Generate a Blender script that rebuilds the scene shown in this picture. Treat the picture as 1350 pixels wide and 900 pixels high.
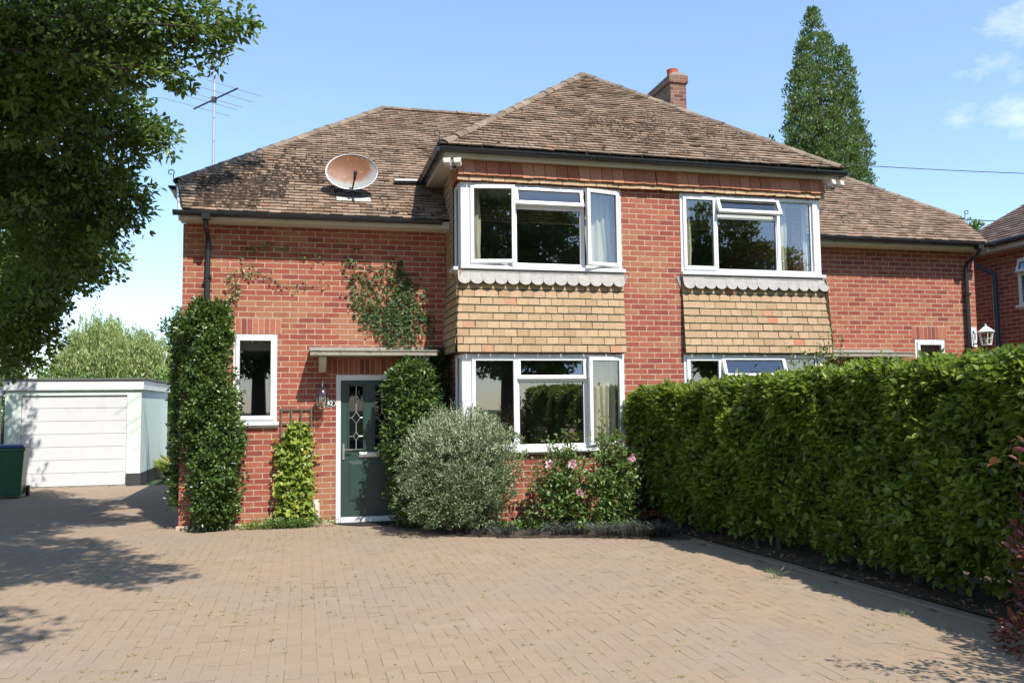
import bpy, bmesh, math, random
import numpy as np
from mathutils import Vector, Matrix

for o in list(bpy.data.objects):
    bpy.data.objects.remove(o)
scene = bpy.context.scene
COL = scene.collection
rad = math.radians

# ------------------------------------------------------------------ camera
cam_d = bpy.data.cameras.new('camera')
cam = bpy.data.objects.new('camera', cam_d)
COL.objects.link(cam)
cam_d.sensor_width = 36.0
cam_d.sensor_fit = 'HORIZONTAL'
cam_d.lens = 1120.15 / 1350 * 36
cam_d.clip_start = 0.05
cam_d.clip_end = 3000
R_ = Vector((0.97116, -0.23814, -0.011665))
F_ = Vector((0.238343, 0.968351, 0.074088))
U_ = Vector((-0.006347, -0.074732, 0.997183))
m = Matrix((R_, U_, -F_)).transposed().to_4x4()
m.translation = Vector((1.6016, -12.1753, 1.6164))
cam.matrix_world = m
scene.camera = cam

# ------------------------------------------------------------------ world, sun, exposure
SUN_TO = Vector((0.34, -1.0, 1.25)).normalized()          # towards the sun
EL = math.asin(SUN_TO.z)
world = bpy.data.worlds.new('World')
scene.world = world
world.use_nodes = True
wt = world.node_tree
wt.nodes.clear()
wo = wt.nodes.new('ShaderNodeOutputWorld')
bg = wt.nodes.new('ShaderNodeBackground')
sky = wt.nodes.new('ShaderNodeTexSky')
sky.sky_type = 'NISHITA'
sky.sun_disc = False
sky.sun_elevation = EL
sky.sun_rotation = math.atan2(SUN_TO.x, SUN_TO.y)
sky.air_density = 1.0
sky.dust_density = 0.15
sky.ozone_density = 2.2
bg.inputs['Strength'].default_value = 0.145
# thin fair-weather clouds mixed into the sky
tc = wt.nodes.new('ShaderNodeTexCoord')
def wmath(op, a, b=None, c=None):
    n = wt.nodes.new('ShaderNodeMath'); n.operation = op
    for i, v in enumerate((a, b, c)):
        if v is None: continue
        if isinstance(v, (int, float)): n.inputs[i].default_value = v
        else: wt.links.new(v, n.inputs[i])
    return n.outputs[0]
mp = wt.nodes.new('ShaderNodeMapping')
mp.inputs['Scale'].default_value = (1, 1, 1.9)
wt.links.new(tc.outputs['Generated'], mp.inputs['Vector'])
nz = wt.nodes.new('ShaderNodeTexNoise'); nz.inputs['Scale'].default_value = 17; nz.inputs['Detail'].default_value = 7
nz.inputs['Roughness'].default_value = 0.62
wt.links.new(mp.outputs[0], nz.inputs['Vector'])
mask = None
for d, r in (((0.672, 0.655, 0.352), 0.085), ((0.682, 0.677, 0.277), 0.050), ((0.645, 0.710, 0.284), 0.026),
             ((-0.5, -0.75, 0.42), 0.35), ((0.75, -0.5, 0.35), 0.3), ((-0.9, 0.1, 0.3), 0.3)):
    vd = wt.nodes.new('ShaderNodeVectorMath'); vd.operation = 'DISTANCE'
    wt.links.new(tc.outputs['Generated'], vd.inputs[0])
    vd.inputs[1].default_value = Vector(d).normalized()
    e = wmath('SUBTRACT', 1.0, wmath('DIVIDE', vd.outputs['Value'], r))
    e = wmath('MAXIMUM', e, 0.0)
    mask = e if mask is None else wmath('MAXIMUM', mask, e)
den = wmath('MULTIPLY', wmath('SUBTRACT', wmath('ADD', nz.outputs['Fac'], wmath('MULTIPLY', mask, 0.34)), 0.68), 2.2)
den = wmath('MINIMUM', wmath('MAXIMUM', den, 0.0), 0.62)
den = wmath('MULTIPLY', den, wmath('MINIMUM', wmath('MULTIPLY', mask, 6.0), 1.0))
mx = wt.nodes.new('ShaderNodeMix'); mx.data_type = 'RGBA'
wt.links.new(den, mx.inputs['Factor'])
# a hazy summer sky: the Nishita sky with a little white scattered into it
hz = wt.nodes.new('ShaderNodeMix'); hz.data_type = 'RGBA'
hz.inputs['Factor'].default_value = 0.20
hz.inputs['B'].default_value = (2.6, 4.4, 7.4, 1)
wt.links.new(sky.outputs[0], hz.inputs['A'])
wt.links.new(hz.outputs['Result'], mx.inputs['A'])
mx.inputs['B'].default_value = (4.3, 4.8, 5.3, 1)
wt.links.new(mx.outputs['Result'], bg.inputs['Color'])
wt.links.new(bg.outputs[0], wo.inputs['Surface'])

sd = bpy.data.lights.new('sun', 'SUN')
sd.energy = 4.3
sd.angle = rad(0.53)
sd.color = (1.0, 0.955, 0.88)
sun = bpy.data.objects.new('sun', sd)
COL.objects.link(sun)
sun.rotation_euler = SUN_TO.to_track_quat('Z', 'Y').to_euler()
sun.location = (6, -20, 25)

vs = scene.view_settings
vs.view_transform = 'Standard'
vs.look = 'None'
vs.exposure = 0.71
vs.gamma = 1.0
vs.use_curve_mapping = False
scene.cycles.max_bounces = 8
scene.cycles.transparent_max_bounces = 12
scene.cycles.transmission_bounces = 4
scene.cycles.use_denoising = True

rng = np.random.default_rng(11)
random.seed(5)

# ------------------------------------------------------------------ material helpers
class NT:
    def __init__(s, name):
        s.m = bpy.data.materials.new(name); s.m.use_nodes = True
        s.t = s.m.node_tree; s.t.nodes.clear()
        s.out = s.n('OutputMaterial')
    def n(s, kind, **kw):
        nd = s.t.nodes.new('ShaderNode' + kind)
        for k, v in kw.items(): setattr(nd, k, v)
        return nd
    def l(s, a, b): s.t.links.new(a, b)
    def set(s, nd, **kw):
        for k, v in kw.items():
            i = nd.inputs[k.replace('_', ' ')]
            if hasattr(v, 'links') or isinstance(v, bpy.types.NodeSocket): s.l(v, i)
            else: i.default_value = v
        return nd
    def noise(s, vec, scale, detail=4, rough=.55, dist=0):
        nd = s.n('TexNoise'); nd.inputs['Scale'].default_value = scale
        nd.inputs['Detail'].default_value = detail; nd.inputs['Roughness'].default_value = rough
        nd.inputs['Distortion'].default_value = dist
        if vec is not None: s.l(vec, nd.inputs['Vector'])
        return nd.outputs['Fac']
    def ramp(s, fac, stops, interp='LINEAR'):
        nd = s.n('ValToRGB'); cr = nd.color_ramp; cr.interpolation = interp
        while len(cr.elements) < len(stops): cr.elements.new(.5)
        for e, (p, c) in zip(cr.elements, stops):
            e.position = p; e.color = (*c, 1) if len(c) == 3 else c
        s.l(fac, nd.inputs[0]); return nd.outputs[0]
    def mix(s, fac, a, b, mode='MIX'):
        nd = s.n('Mix', data_type='RGBA', blend_type=mode)
        for k, v in (('Factor', fac), ('A', a), ('B', b)):
            if isinstance(v, bpy.types.NodeSocket): s.l(v, nd.inputs[k])
            elif isinstance(v, (int, float)): nd.inputs[k].default_value = v
            else: nd.inputs[k].default_value = (*v, 1)
        return nd.outputs['Result']
    def math(s, op, a, b=0.0, c=0.0):
        nd = s.n('Math', operation=op)
        for i, v in enumerate((a, b, c)):
            if isinstance(v, bpy.types.NodeSocket): s.l(v, nd.inputs[i])
            else: nd.inputs[i].default_value = v
        return nd.outputs[0]
    def sstep(s, v, a, b):
        nd = s.n('MapRange', interpolation_type='SMOOTHSTEP')
        s.l(v, nd.inputs['Value']); nd.inputs['From Min'].default_value = a; nd.inputs['From Max'].default_value = b
        return nd.outputs[0]
    def bump(s, h, strength=.5, dist=.01):
        nd = s.n('Bump'); nd.inputs['Strength'].default_value = strength; nd.inputs['Distance'].default_value = dist
        s.l(h, nd.inputs['Height']); return nd.outputs[0]
    def bsdf(s, color, rough=.6, normal=None, metallic=0, spec=.5, coat=0):
        b = s.n('BsdfPrincipled')
        for k, v in (('Base Color', color), ('Roughness', rough), ('Metallic', metallic), ('Specular IOR Level', spec), ('Coat Weight', coat)):
            if isinstance(v, bpy.types.NodeSocket): s.l(v, b.inputs[k])
            elif isinstance(v, (int, float)): b.inputs[k].default_value = v
            else: b.inputs[k].default_value = (*v, 1)
        if normal is not None: s.l(normal, b.inputs['Normal'])
        return b.outputs[0]
    def done(s, sh): s.l(sh, s.out.inputs['Surface']); return s.m

def geo_pos(t): return t.n('NewGeometry').outputs['Position']

def mat_brick(name, ramp, mortar, tan=.5, tanc=(.42, .25, .12), dark=0.0, uvscale=1.0):
    t = NT(name)
    uv = t.n('UVMap').outputs[0]
    pos = geo_pos(t)
    wob = t.n('TexNoise'); wob.inputs['Scale'].default_value = 9; t.l(uv, wob.inputs['Vector'])
    vm = t.n('VectorMath', operation='SUBTRACT'); t.l(wob.outputs['Color'], vm.inputs[0]); vm.inputs[1].default_value = (.5, .5, .5)
    vs_ = t.n('VectorMath', operation='SCALE'); t.l(vm.outputs[0], vs_.inputs[0]); vs_.inputs['Scale'].default_value = .006
    va = t.n('VectorMath', operation='ADD'); t.l(uv, va.inputs[0]); t.l(vs_.outputs[0], va.inputs[1])
    b = t.n('TexBrick'); t.l(va.outputs[0], b.inputs['Vector'])
    b.offset = .5; b.squash = 1
    t.set(b, Color1=(0, 0, 0, 1), Color2=(1, 1, 1, 1), Mortar=(.5, .5, .5, 1), Scale=1.0, Mortar_Size=.0062, Mortar_Smooth=.2, Bias=0.0, Brick_Width=.228, Row_Height=.0762)
    rnd = t.math('ADD', t.math('MULTIPLY', b.outputs['Color'], .8), t.math('MULTIPLY', t.noise(pos, 3.2, 2), .35))
    rnd = t.math('SUBTRACT', rnd, .08)
    c = t.ramp(rnd, ramp)
    # weathered tan patches of brick
    patch = t.sstep(t.math('ADD', t.noise(pos, .9, 3), t.math('MULTIPLY', b.outputs['Color'], .16)), .62 - tan * .2, .74 - tan * .2)
    c = t.mix(t.math('MULTIPLY', patch, .42), c, tanc)
    fine = t.noise(pos, 85, 5, .7)
    c = t.mix(t.sstep(fine, .35, .75), t.mix(.32, c, (.03, .02, .015)), c)
    c = t.mix(t.math('MULTIPLY', t.sstep(t.noise(pos, 24, 4, .7), .60, .74), .28), c, (.50, .34, .26))
    mc = t.mix(t.sstep(t.noise(pos, 14, 4), .35, .7), t.mix(.45, mortar, (.12, .09, .06)), mortar)
    c = t.mix(b.outputs['Fac'], c, mc)
    h = t.math('ADD', t.math('MULTIPLY', b.outputs['Fac'], -1.0), t.math('MULTIPLY', fine, .45))
    return t.done(t.bsdf(c, .88, t.bump(h, .75, .007), spec=.25))

def mat_attr(name, stops, rough=.8, noise=40, bumpd=.004, mottled=None, spec=.3, spots=None):
    """colour per piece from the face attribute rnd, plus fine grain"""
    t = NT(name); pos = geo_pos(t)
    at = t.n('Attribute', attribute_name='rnd').outputs['Fac']
    c = t.ramp(at, stops)
    g = t.noise(pos, noise, 5, .65)
    c = t.mix(t.sstep(g, .3, .7), t.mix(.35, c, (.02, .015, .01)), c)
    if mottled:
        col, sc, lo, hi, amt = mottled
        c = t.mix(t.math('MULTIPLY', t.sstep(t.noise(pos, sc, 5, .65), lo, hi), amt), c, col)
    if spots:
        col, sc, lo, hi, amt = spots
        c = t.mix(t.math('MULTIPLY', t.sstep(t.noise(pos, sc, 3, .6), lo, hi), amt), c, col)
    return t.done(t.bsdf(c, rough, t.bump(g, .6, bumpd), spec=spec))

def mat_plain(name, col, rough=.5, var=.15, scale=12, bumpd=0.001, metallic=0, dirt=None, spec=.5, coat=0):
    t = NT(name); pos = geo_pos(t)
    g = t.noise(pos, scale, 6, .65)
    c = t.mix(t.math('MULTIPLY', g, var * 1.6), col, tuple(x * .55 for x in col))
    if dirt:
        dc, sc, lo, hi, amt = dirt
        c = t.mix(t.math('MULTIPLY', t.sstep(t.noise(pos, sc, 6, .7), lo, hi), amt), c, dc)
    r = t.math('ADD', rough - .06, t.math('MULTIPLY', g, .14))
    return t.done(t.bsdf(c, r, t.bump(t.noise(pos, scale * 6, 3), .4, bumpd), metallic=metallic, spec=spec, coat=coat))

def mat_leaf(name, stops, trans=.3, rough=.42, spec=.5):
    t = NT(name)
    at = t.n('Attribute', attribute_name='rnd').outputs['Fac']
    c = t.ramp(at, stops)
    d = t.bsdf(c, rough, spec=spec)
    tr = t.n('BsdfTranslucent'); t.l(t.mix(.5, c, (.30, .42, .04), 'MIX'), tr.inputs['Color'])
    ms = t.n('MixShader'); ms.inputs[0].default_value = trans
    t.l(d, ms.inputs[1]); t.l(tr.outputs[0], ms.inputs[2])
    return t.done(ms.outputs[0])

def mat_glass(name, tint=(.86, .9, .88), base=.19, wobble=.0):
    t = NT(name)
    tr = t.n('BsdfTransparent'); tr.inputs[0].default_value = (*tint, 1)
    gl = t.n('BsdfGlossy'); gl.inputs['Color'].default_value = (.96, .98, 1, 1); gl.inputs['Roughness'].default_value = .012
    lw = t.n('LayerWeight'); lw.inputs['Blend'].default_value = .5
    f = t.math('POWER', lw.outputs['Facing'], 4.0)
    f = t.math('ADD', t.math('MULTIPLY', f, .85), base)
    b = t.bump(t.noise(geo_pos(t), 1.1, 1), .10, .006); t.l(b, gl.inputs['Normal'])
    ms = t.n('MixShader'); t.l(f, ms.inputs[0]); t.l(tr.outputs[0], ms.inputs[1]); t.l(gl.outputs[0], ms.inputs[2])
    return t.done(ms.outputs[0])

RED = [(0.0, (.21, .062, .050)), (.14, (.29, .072, .052)), (.36, (.355, .090, .060)), (.6, (.39, .106, .068)), (.82, (.40, .128, .080)), (.97, (.45, .135, .07))]
M = {}
M['brick'] = mat_brick('red_brick', RED, (.56, .45, .31), .12)
M['brick_old'] = mat_brick('weathered_brick', [(0, (.12, .05, .04)), (.5, (.26, .09, .065)), (1, (.36, .17, .11))], (.34, .29, .23), .5, (.2, .16, .1))
M['brick_soldier'] = mat_attr('soldier_brick', [(0, (.20, .06, .05)), (.4, (.36, .10, .07)), (1, (.46, .17, .10))], .88, 60)
M['mortar'] = mat_plain('mortar', (.52, .42, .30), .95, .5, 20, .004)
M['roof_tile'] = mat_attr('clay_roof_tile', [(0, (.17, .115, .078)), (.25, (.255, .178, .122)), (.55, (.31, .218, .150)), (.85, (.37, .268, .188)), (1, (.31, .180, .120))], .92, 55, .006,
                          mottled=((.075, .055, .038), 2.6, .50, .68, .55), spots=((.50, .42, .33), 30, .62, .74, .5))
M['ridge'] = mat_attr('ridge_tile', [(0, (.17, .125, .09)), (.5, (.24, .18, .13)), (1, (.31, .235, .17))], .95, 30, .012, mottled=((.07, .055, .04), 9, .5, .68, .7))
M['roof_new'] = mat_attr('brown_roof_tile', [(0, (.13, .09, .07)), (.5, (.21, .145, .11)), (1, (.28, .19, .15))], .9, 55, .005)
M['felt'] = mat_plain('roof_batten_felt', (.035, .03, .025), .95)
M['buff_tile'] = mat_attr('buff_hanging_tile', [(0, (.41, .272, .152)), (.35, (.46, .312, .180)), (.7, (.52, .360, .215)), (.975, (.49, .32, .20)), (1, (.50, .20, .10))], .85, 70, .003,
                          mottled=((.34, .24, .16), 7, .55, .72, .45))
M['red_tile'] = mat_attr('red_hanging_tile', [(0, (.36, .12, .07)), (.5, (.47, .18, .11)), (1, (.55, .26, .15))], .85, 60, .003)
M['moss_gap'] = mat_plain('mossy_batten', (.018, .06, .035), .95, .4)
M['lead'] = mat_plain('grey_lead', (.36, .335, .30), .6, .5, 9, .004, dirt=((.14, .13, .13), 22, .5, .7, .6))
M['white'] = mat_plain('white_upvc', (.72, .72, .72), .28, .08, 3, .0004, dirt=((.42, .40, .34), 5, .60, .80, .25))
M['white_old'] = mat_plain('cream_painted_board', (.66, .61, .53), .5, .25, 5, .001, dirt=((.2, .18, .15), 14, .58, .74, .5))
M['black'] = mat_plain('black_gutter_plastic', (.022, .024, .027), .28, .2, 8, .0006, dirt=((.16, .15, .13), 10, .60, .74, .35))
M['blue_pipe'] = mat_plain('dark_blue_pipe', (.035, .05, .075), .35, .2, 8)
M['door_green'] = mat_plain('dark_green_door', (.024, .054, .046), .34, .12, 6, .0008)
M['chrome'] = mat_plain('brushed_steel', (.62, .62, .62), .28, .1, 20, 0, metallic=1)
M['leadstrip'] = mat_plain('lead_came', (.62, .64, .64), .35, .1, 20, 0, metallic=.6)
M['glass'] = mat_glass('window_glass')
M['glass_door'] = mat_glass('textured_door_glass', (.45, .5, .48), .05)
M['frost'] = mat_plain('frosted_blue_film', (.36, .50, .58), .25, .1, 5)
M['interior'] = mat_plain('interior_plaster', (.42, .42, .40), .9)
M['carpet'] = mat_plain('interior_floor', (.10, .08, .06), .95)
def mat_curtain(name, col):
    t = NT(name)
    d = t.bsdf(col, .9, spec=.1)
    tr = t.n('BsdfTranslucent'); tr.inputs[0].default_value = (*col, 1)
    ms = t.n('MixShader'); ms.inputs[0].default_value = .35; t.l(d, ms.inputs[1]); t.l(tr.outputs[0], ms.inputs[2])
    return t.done(ms.outputs[0])
M['curtain'] = mat_curtain('cream_curtain', (.80, .74, .58))
M['curtain_g'] = mat_curtain('grey_green_curtain', (.50, .56, .50))
M['stone'] = mat_plain('weathered_concrete', (.36, .32, .25), .95, .5, 12, .006, dirt=((.08, .075, .05), 9, .5, .68, .7))
M['terracotta'] = mat_plain('terracotta', (.55, .12, .06), .8, .2, 12, .002)
M['timber'] = mat_plain('weathered_timber', (.16, .11, .075), .85, .5, 25, .003)
M['fence_wood'] = mat_plain('pale_fence_timber', (.42, .36, .27), .85, .5, 18, .003)
M['render'] = mat_plain('pale_mint_render', (.66, .76, .68), .9, .12, 6, .003, dirt=((.42, .46, .38), 3, .56, .75, .3))
M['plinth'] = mat_plain('dark_plinth_paint', (.045, .045, .047), .7, .3, 8)
M['garage_white'] = mat_plain('white_garage_door', (.64, .64, .64), .38, .08, 4, .0006, dirt=((.38, .36, .30), 3, .56, .78, .3))
M['felt_grey'] = mat_plain('grey_roof_felt', (.14, .145, .14), .95, .4, 20, .006)
M['bin_green'] = mat_plain('green_bin_plastic', (.018, .095, .045), .38, .15, 10, .0006)
M['bin_blue'] = mat_plain('blue_bin_lid', (.03, .055, .16), .38, .15, 10, .0006)
M['rubber'] = mat_plain('black_rubber', (.02, .02, .02), .7)
M['plaque'] = mat_plain('black_plaque', (.012, .012, .012), .3)
M['ink_white'] = mat_plain('white_enamel', (.8, .8, .76), .4, .03)
M['purple_metal'] = mat_plain('dark_copper_lamp', (.16, .10, .12), .25, .3, 12, 0, metallic=.8)
M['lamp_glass'] = mat_glass('lamp_glass', (.85, .8, .62), .12)
M['white_metal'] = mat_plain('white_lantern_metal', (.75, .78, .75), .35, .1, 8)
M['alu'] = mat_plain('aluminium', (.62, .63, .65), .4, .15, 20, 0, metallic=.85)
M['dark_metal'] = mat_plain('dark_metal', (.05, .05, .055), .45, .2, 12, 0, metallic=.5)
M['soil'] = mat_plain('bare_soil', (.085, .058, .038), .98, .6, 18, .02)
M['bark'] = mat_plain('bark', (.095, .075, .055), .95, .6, 14, .015)
M['bark_dark'] = mat_plain('dark_bark', (.045, .036, .028), .95, .6, 14, .015)
M['twig'] = mat_plain('brown_twig', (.12, .075, .045), .9, .4, 30, .002)
M['white_wall'] = mat_plain('white_painted_wall', (.72, .70, .70), .9, .15, 5, .003)
M['tarp'] = mat_plain('grey_blue_cover', (.10, .14, .17), .45, .4, 9, .01)
M['asphalt'] = mat_plain('asphalt', (.05, .05, .052), .9, .4, 40, .004)
M['lawn'] = mat_plain('lawn_ground', (.06, .10, .025), .95, .6, 6, .02)
def mat_dish():
    t = NT('rusty_dish'); pos = geo_pos(t)
    tcn = t.n('TexCoord').outputs['Object']
    mpn = t.n('VectorMath', operation='SUBTRACT'); t.l(tcn, mpn.inputs[0]); mpn.inputs[1].default_value = (-.06, 0, .09)
    vm = t.n('VectorMath', operation='MULTIPLY'); t.l(mpn.outputs[0], vm.inputs[0]); vm.inputs[1].default_value = (3.1, 0, 4.6)
    ln = t.n('VectorMath', operation='LENGTH'); t.l(vm.outputs[0], ln.inputs[0])
    v = t.math('ADD', ln.outputs['Value'], t.math('MULTIPLY', t.noise(pos, 12, 6, .7), .75))
    f = t.sstep(t.math('MULTIPLY', v, -1.0), -1.70, -1.22)
    rust = t.ramp(t.noise(pos, 30, 5, .7), [(.2, (.14, .045, .018)), (.6, (.21, .085, .036)), (.85, (.34, .19, .09))])
    c = t.mix(f, (.27, .275, .26), rust)
    c = t.mix(t.math('MULTIPLY', t.sstep(t.noise(pos, 22, 6, .7), .55, .72), .5), c, (.50, .36, .20))
    return t.done(t.bsdf(c, .55, spec=.4))
M['dish'] = mat_dish()
# leaves
G = lambda *a: [(i / (len(a) - 1), c) for i, c in enumerate(a)]
M['leaf_oak'] = mat_leaf('oak_leaf', G((.020, .048, .012), (.045, .092, .020), (.100, .175, .034), (.20, .30, .07)), .35)
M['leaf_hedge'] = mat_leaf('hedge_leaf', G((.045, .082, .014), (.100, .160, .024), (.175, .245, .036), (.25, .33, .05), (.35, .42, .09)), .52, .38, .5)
M['leaf_ivy'] = mat_leaf('ivy_leaf', G((.022, .050, .016), (.042, .092, .024), (.080, .145, .034), (.15, .225, .05), (.23, .28, .08)), .28, .32, .55)
M['leaf_maple'] = mat_leaf('maple_leaf', G((.030, .062, .015), (.070, .125, .024), (.14, .21, .04), (.25, .33, .08)), .35)
M['leaf_vine'] = mat_leaf('vine_leaf', G((.016, .038, .012), (.030, .065, .018), (.055, .100, .028), (.10, .15, .04)), .22, .5, .3)
M['leaf_gold'] = mat_leaf('yellow_green_leaf', G((.06, .12, .020), (.14, .22, .030), (.24, .32, .045), (.40, .45, .09), (.44, .22, .06)), .3)
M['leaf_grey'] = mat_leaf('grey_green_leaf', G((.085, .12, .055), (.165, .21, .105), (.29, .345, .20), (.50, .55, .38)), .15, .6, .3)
M['leaf_rose'] = mat_leaf('rose_leaf', G((.035, .085, .025), (.07, .14, .035), (.13, .22, .055), (.21, .28, .09), (.10, .03, .03)), .3)
M['leaf_black'] = mat_leaf('dark_grass_blade', G((.010, .010, .010), (.022, .022, .024), (.045, .048, .045), (.09, .10, .07)), .05, .6, .25)
M['leaf_cover'] = mat_leaf('ground_cover_leaf', G((.06, .13, .03), (.14, .24, .06), (.26, .36, .12)), .3)
M['leaf_poplar'] = mat_leaf('poplar_leaf', G((.034, .065, .018), (.070, .120, .034), (.135, .195, .062), (.24, .30, .12)), .3)
M['leaf_willow'] = mat_leaf('willow_leaf', G((.12, .17, .045), (.24, .31, .09), (.36, .43, .15), (.48, .54, .23)), .35)
M['leaf_red'] = mat_leaf('dark_red_leaf', G((.05, .012, .015), (.11, .018, .022), (.22, .035, .04), (.30, .15, .12)), .25)
M['leaf_bg'] = mat_leaf('background_leaf', G((.03, .07, .015), (.08, .15, .03), (.18, .28, .05)), .3)
M['petal'] = mat_leaf('pink_petal', G((.55, .22, .30), (.70, .38, .45), (.80, .62, .66)), .3)
M['litter'] = mat_attr('fallen_leaf', [(0, (.12, .06, .03)), (.5, (.35, .22, .10)), (1, (.6, .5, .35))], .9)
M['moss'] = mat_attr('roof_moss', [(0, (.018, .013, .010)), (.6, (.045, .032, .022)), (1, (.09, .065, .045))], .98)
M['joint_weed'] = mat_leaf('joint_weed', G((.10, .13, .02), (.24, .27, .05), (.40, .36, .12)), .2)
def mat_paving():
    t = NT('block_paving'); pos = geo_pos(t)
    at = t.n('Attribute', attribute_name='rnd').outputs['Fac']
    c = t.ramp(at, [(0, (.308, .212, .134)), (.3, (.326, .225, .142)), (.6, (.336, .233, .147)), (.85, (.348, .240, .150)), (1, (.322, .234, .156))])
    c = t.mix(t.math('MULTIPLY', t.sstep(t.noise(pos, .55, 4, .6), .40, .66), .50), c, (.265, .215, .165))
    c = t.mix(t.math('MULTIPLY', t.sstep(t.noise(pos, 1.1, 4, .6), .56, .70), .35), c, (.43, .31, .22))
    g = t.noise(pos, 150, 4, .8)
    c = t.mix(t.sstep(g, .28, .72), t.mix(.38, c, (.05, .04, .03)), t.mix(.16, c, (.7, .6, .5)))
    c = t.mix(t.math('MULTIPLY', t.sstep(t.noise(pos, 7, 5, .7), .58, .74), .35), c, (.13, .10, .075))
    return t.done(t.bsdf(c, .92, t.bump(g, .5, .003), spec=.25))
M['paving'] = mat_paving()
M['joint'] = mat_plain('joint_sand', (.23, .16, .105), .98, .6, 25, .002, dirt=((.11, .12, .035), 2.5, .5, .62, .7))

# ------------------------------------------------------------------ mesh helpers
ORG = {}
def link(o, parent=None, org=(0, 0, 0)):
    COL.objects.link(o)
    org = Vector(org)
    if parent is not None:
        o.parent = parent; o.location = (0, 0, 0); ORG[o.name] = ORG[parent.name].copy()
    else:
        o.location = org; ORG[o.name] = org
    return o
def tag(o, label=None, cat=None, group=None, kind=None):
    if label: o['label'] = label
    if cat: o['category'] = cat
    if group: o['group'] = group
    if kind: o['kind'] = kind
    return o
def thing(name, label, cat, org=(0, 0, 0), group=None):
    o = bpy.data.objects.new(name, None)
    o.empty_display_size = .2
    link(o, None, org)
    return tag(o, label, cat, group)

def box_uv(me, off):
    uvl = me.uv_layers.new(name='UVMap')
    n = len(me.loops)
    co = np.empty(len(me.vertices) * 3); me.vertices.foreach_get('co', co); co = co.reshape(-1, 3) + np.array(off)
    vi = np.empty(n, dtype=np.int64); me.loops.foreach_get('vertex_index', vi)
    nr = np.empty(len(me.polygons) * 3); me.polygons.foreach_get('normal', nr); nr = np.abs(nr.reshape(-1, 3))
    lt = np.empty(len(me.polygons), dtype=np.int64); me.polygons.foreach_get('loop_total', lt)
    ax = np.repeat(np.argmax(nr * np.array([1, 1, 1.001]), axis=1), lt)
    p = co[vi]
    u = np.where(ax == 0, p[:, 1], p[:, 0]); v = np.where(ax == 2, p[:, 1], p[:, 2])
    uv = np.stack([u + 50, v + 20], 1).astype(np.float32).ravel()
    uvl.data.foreach_set('uv', uv)

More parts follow.
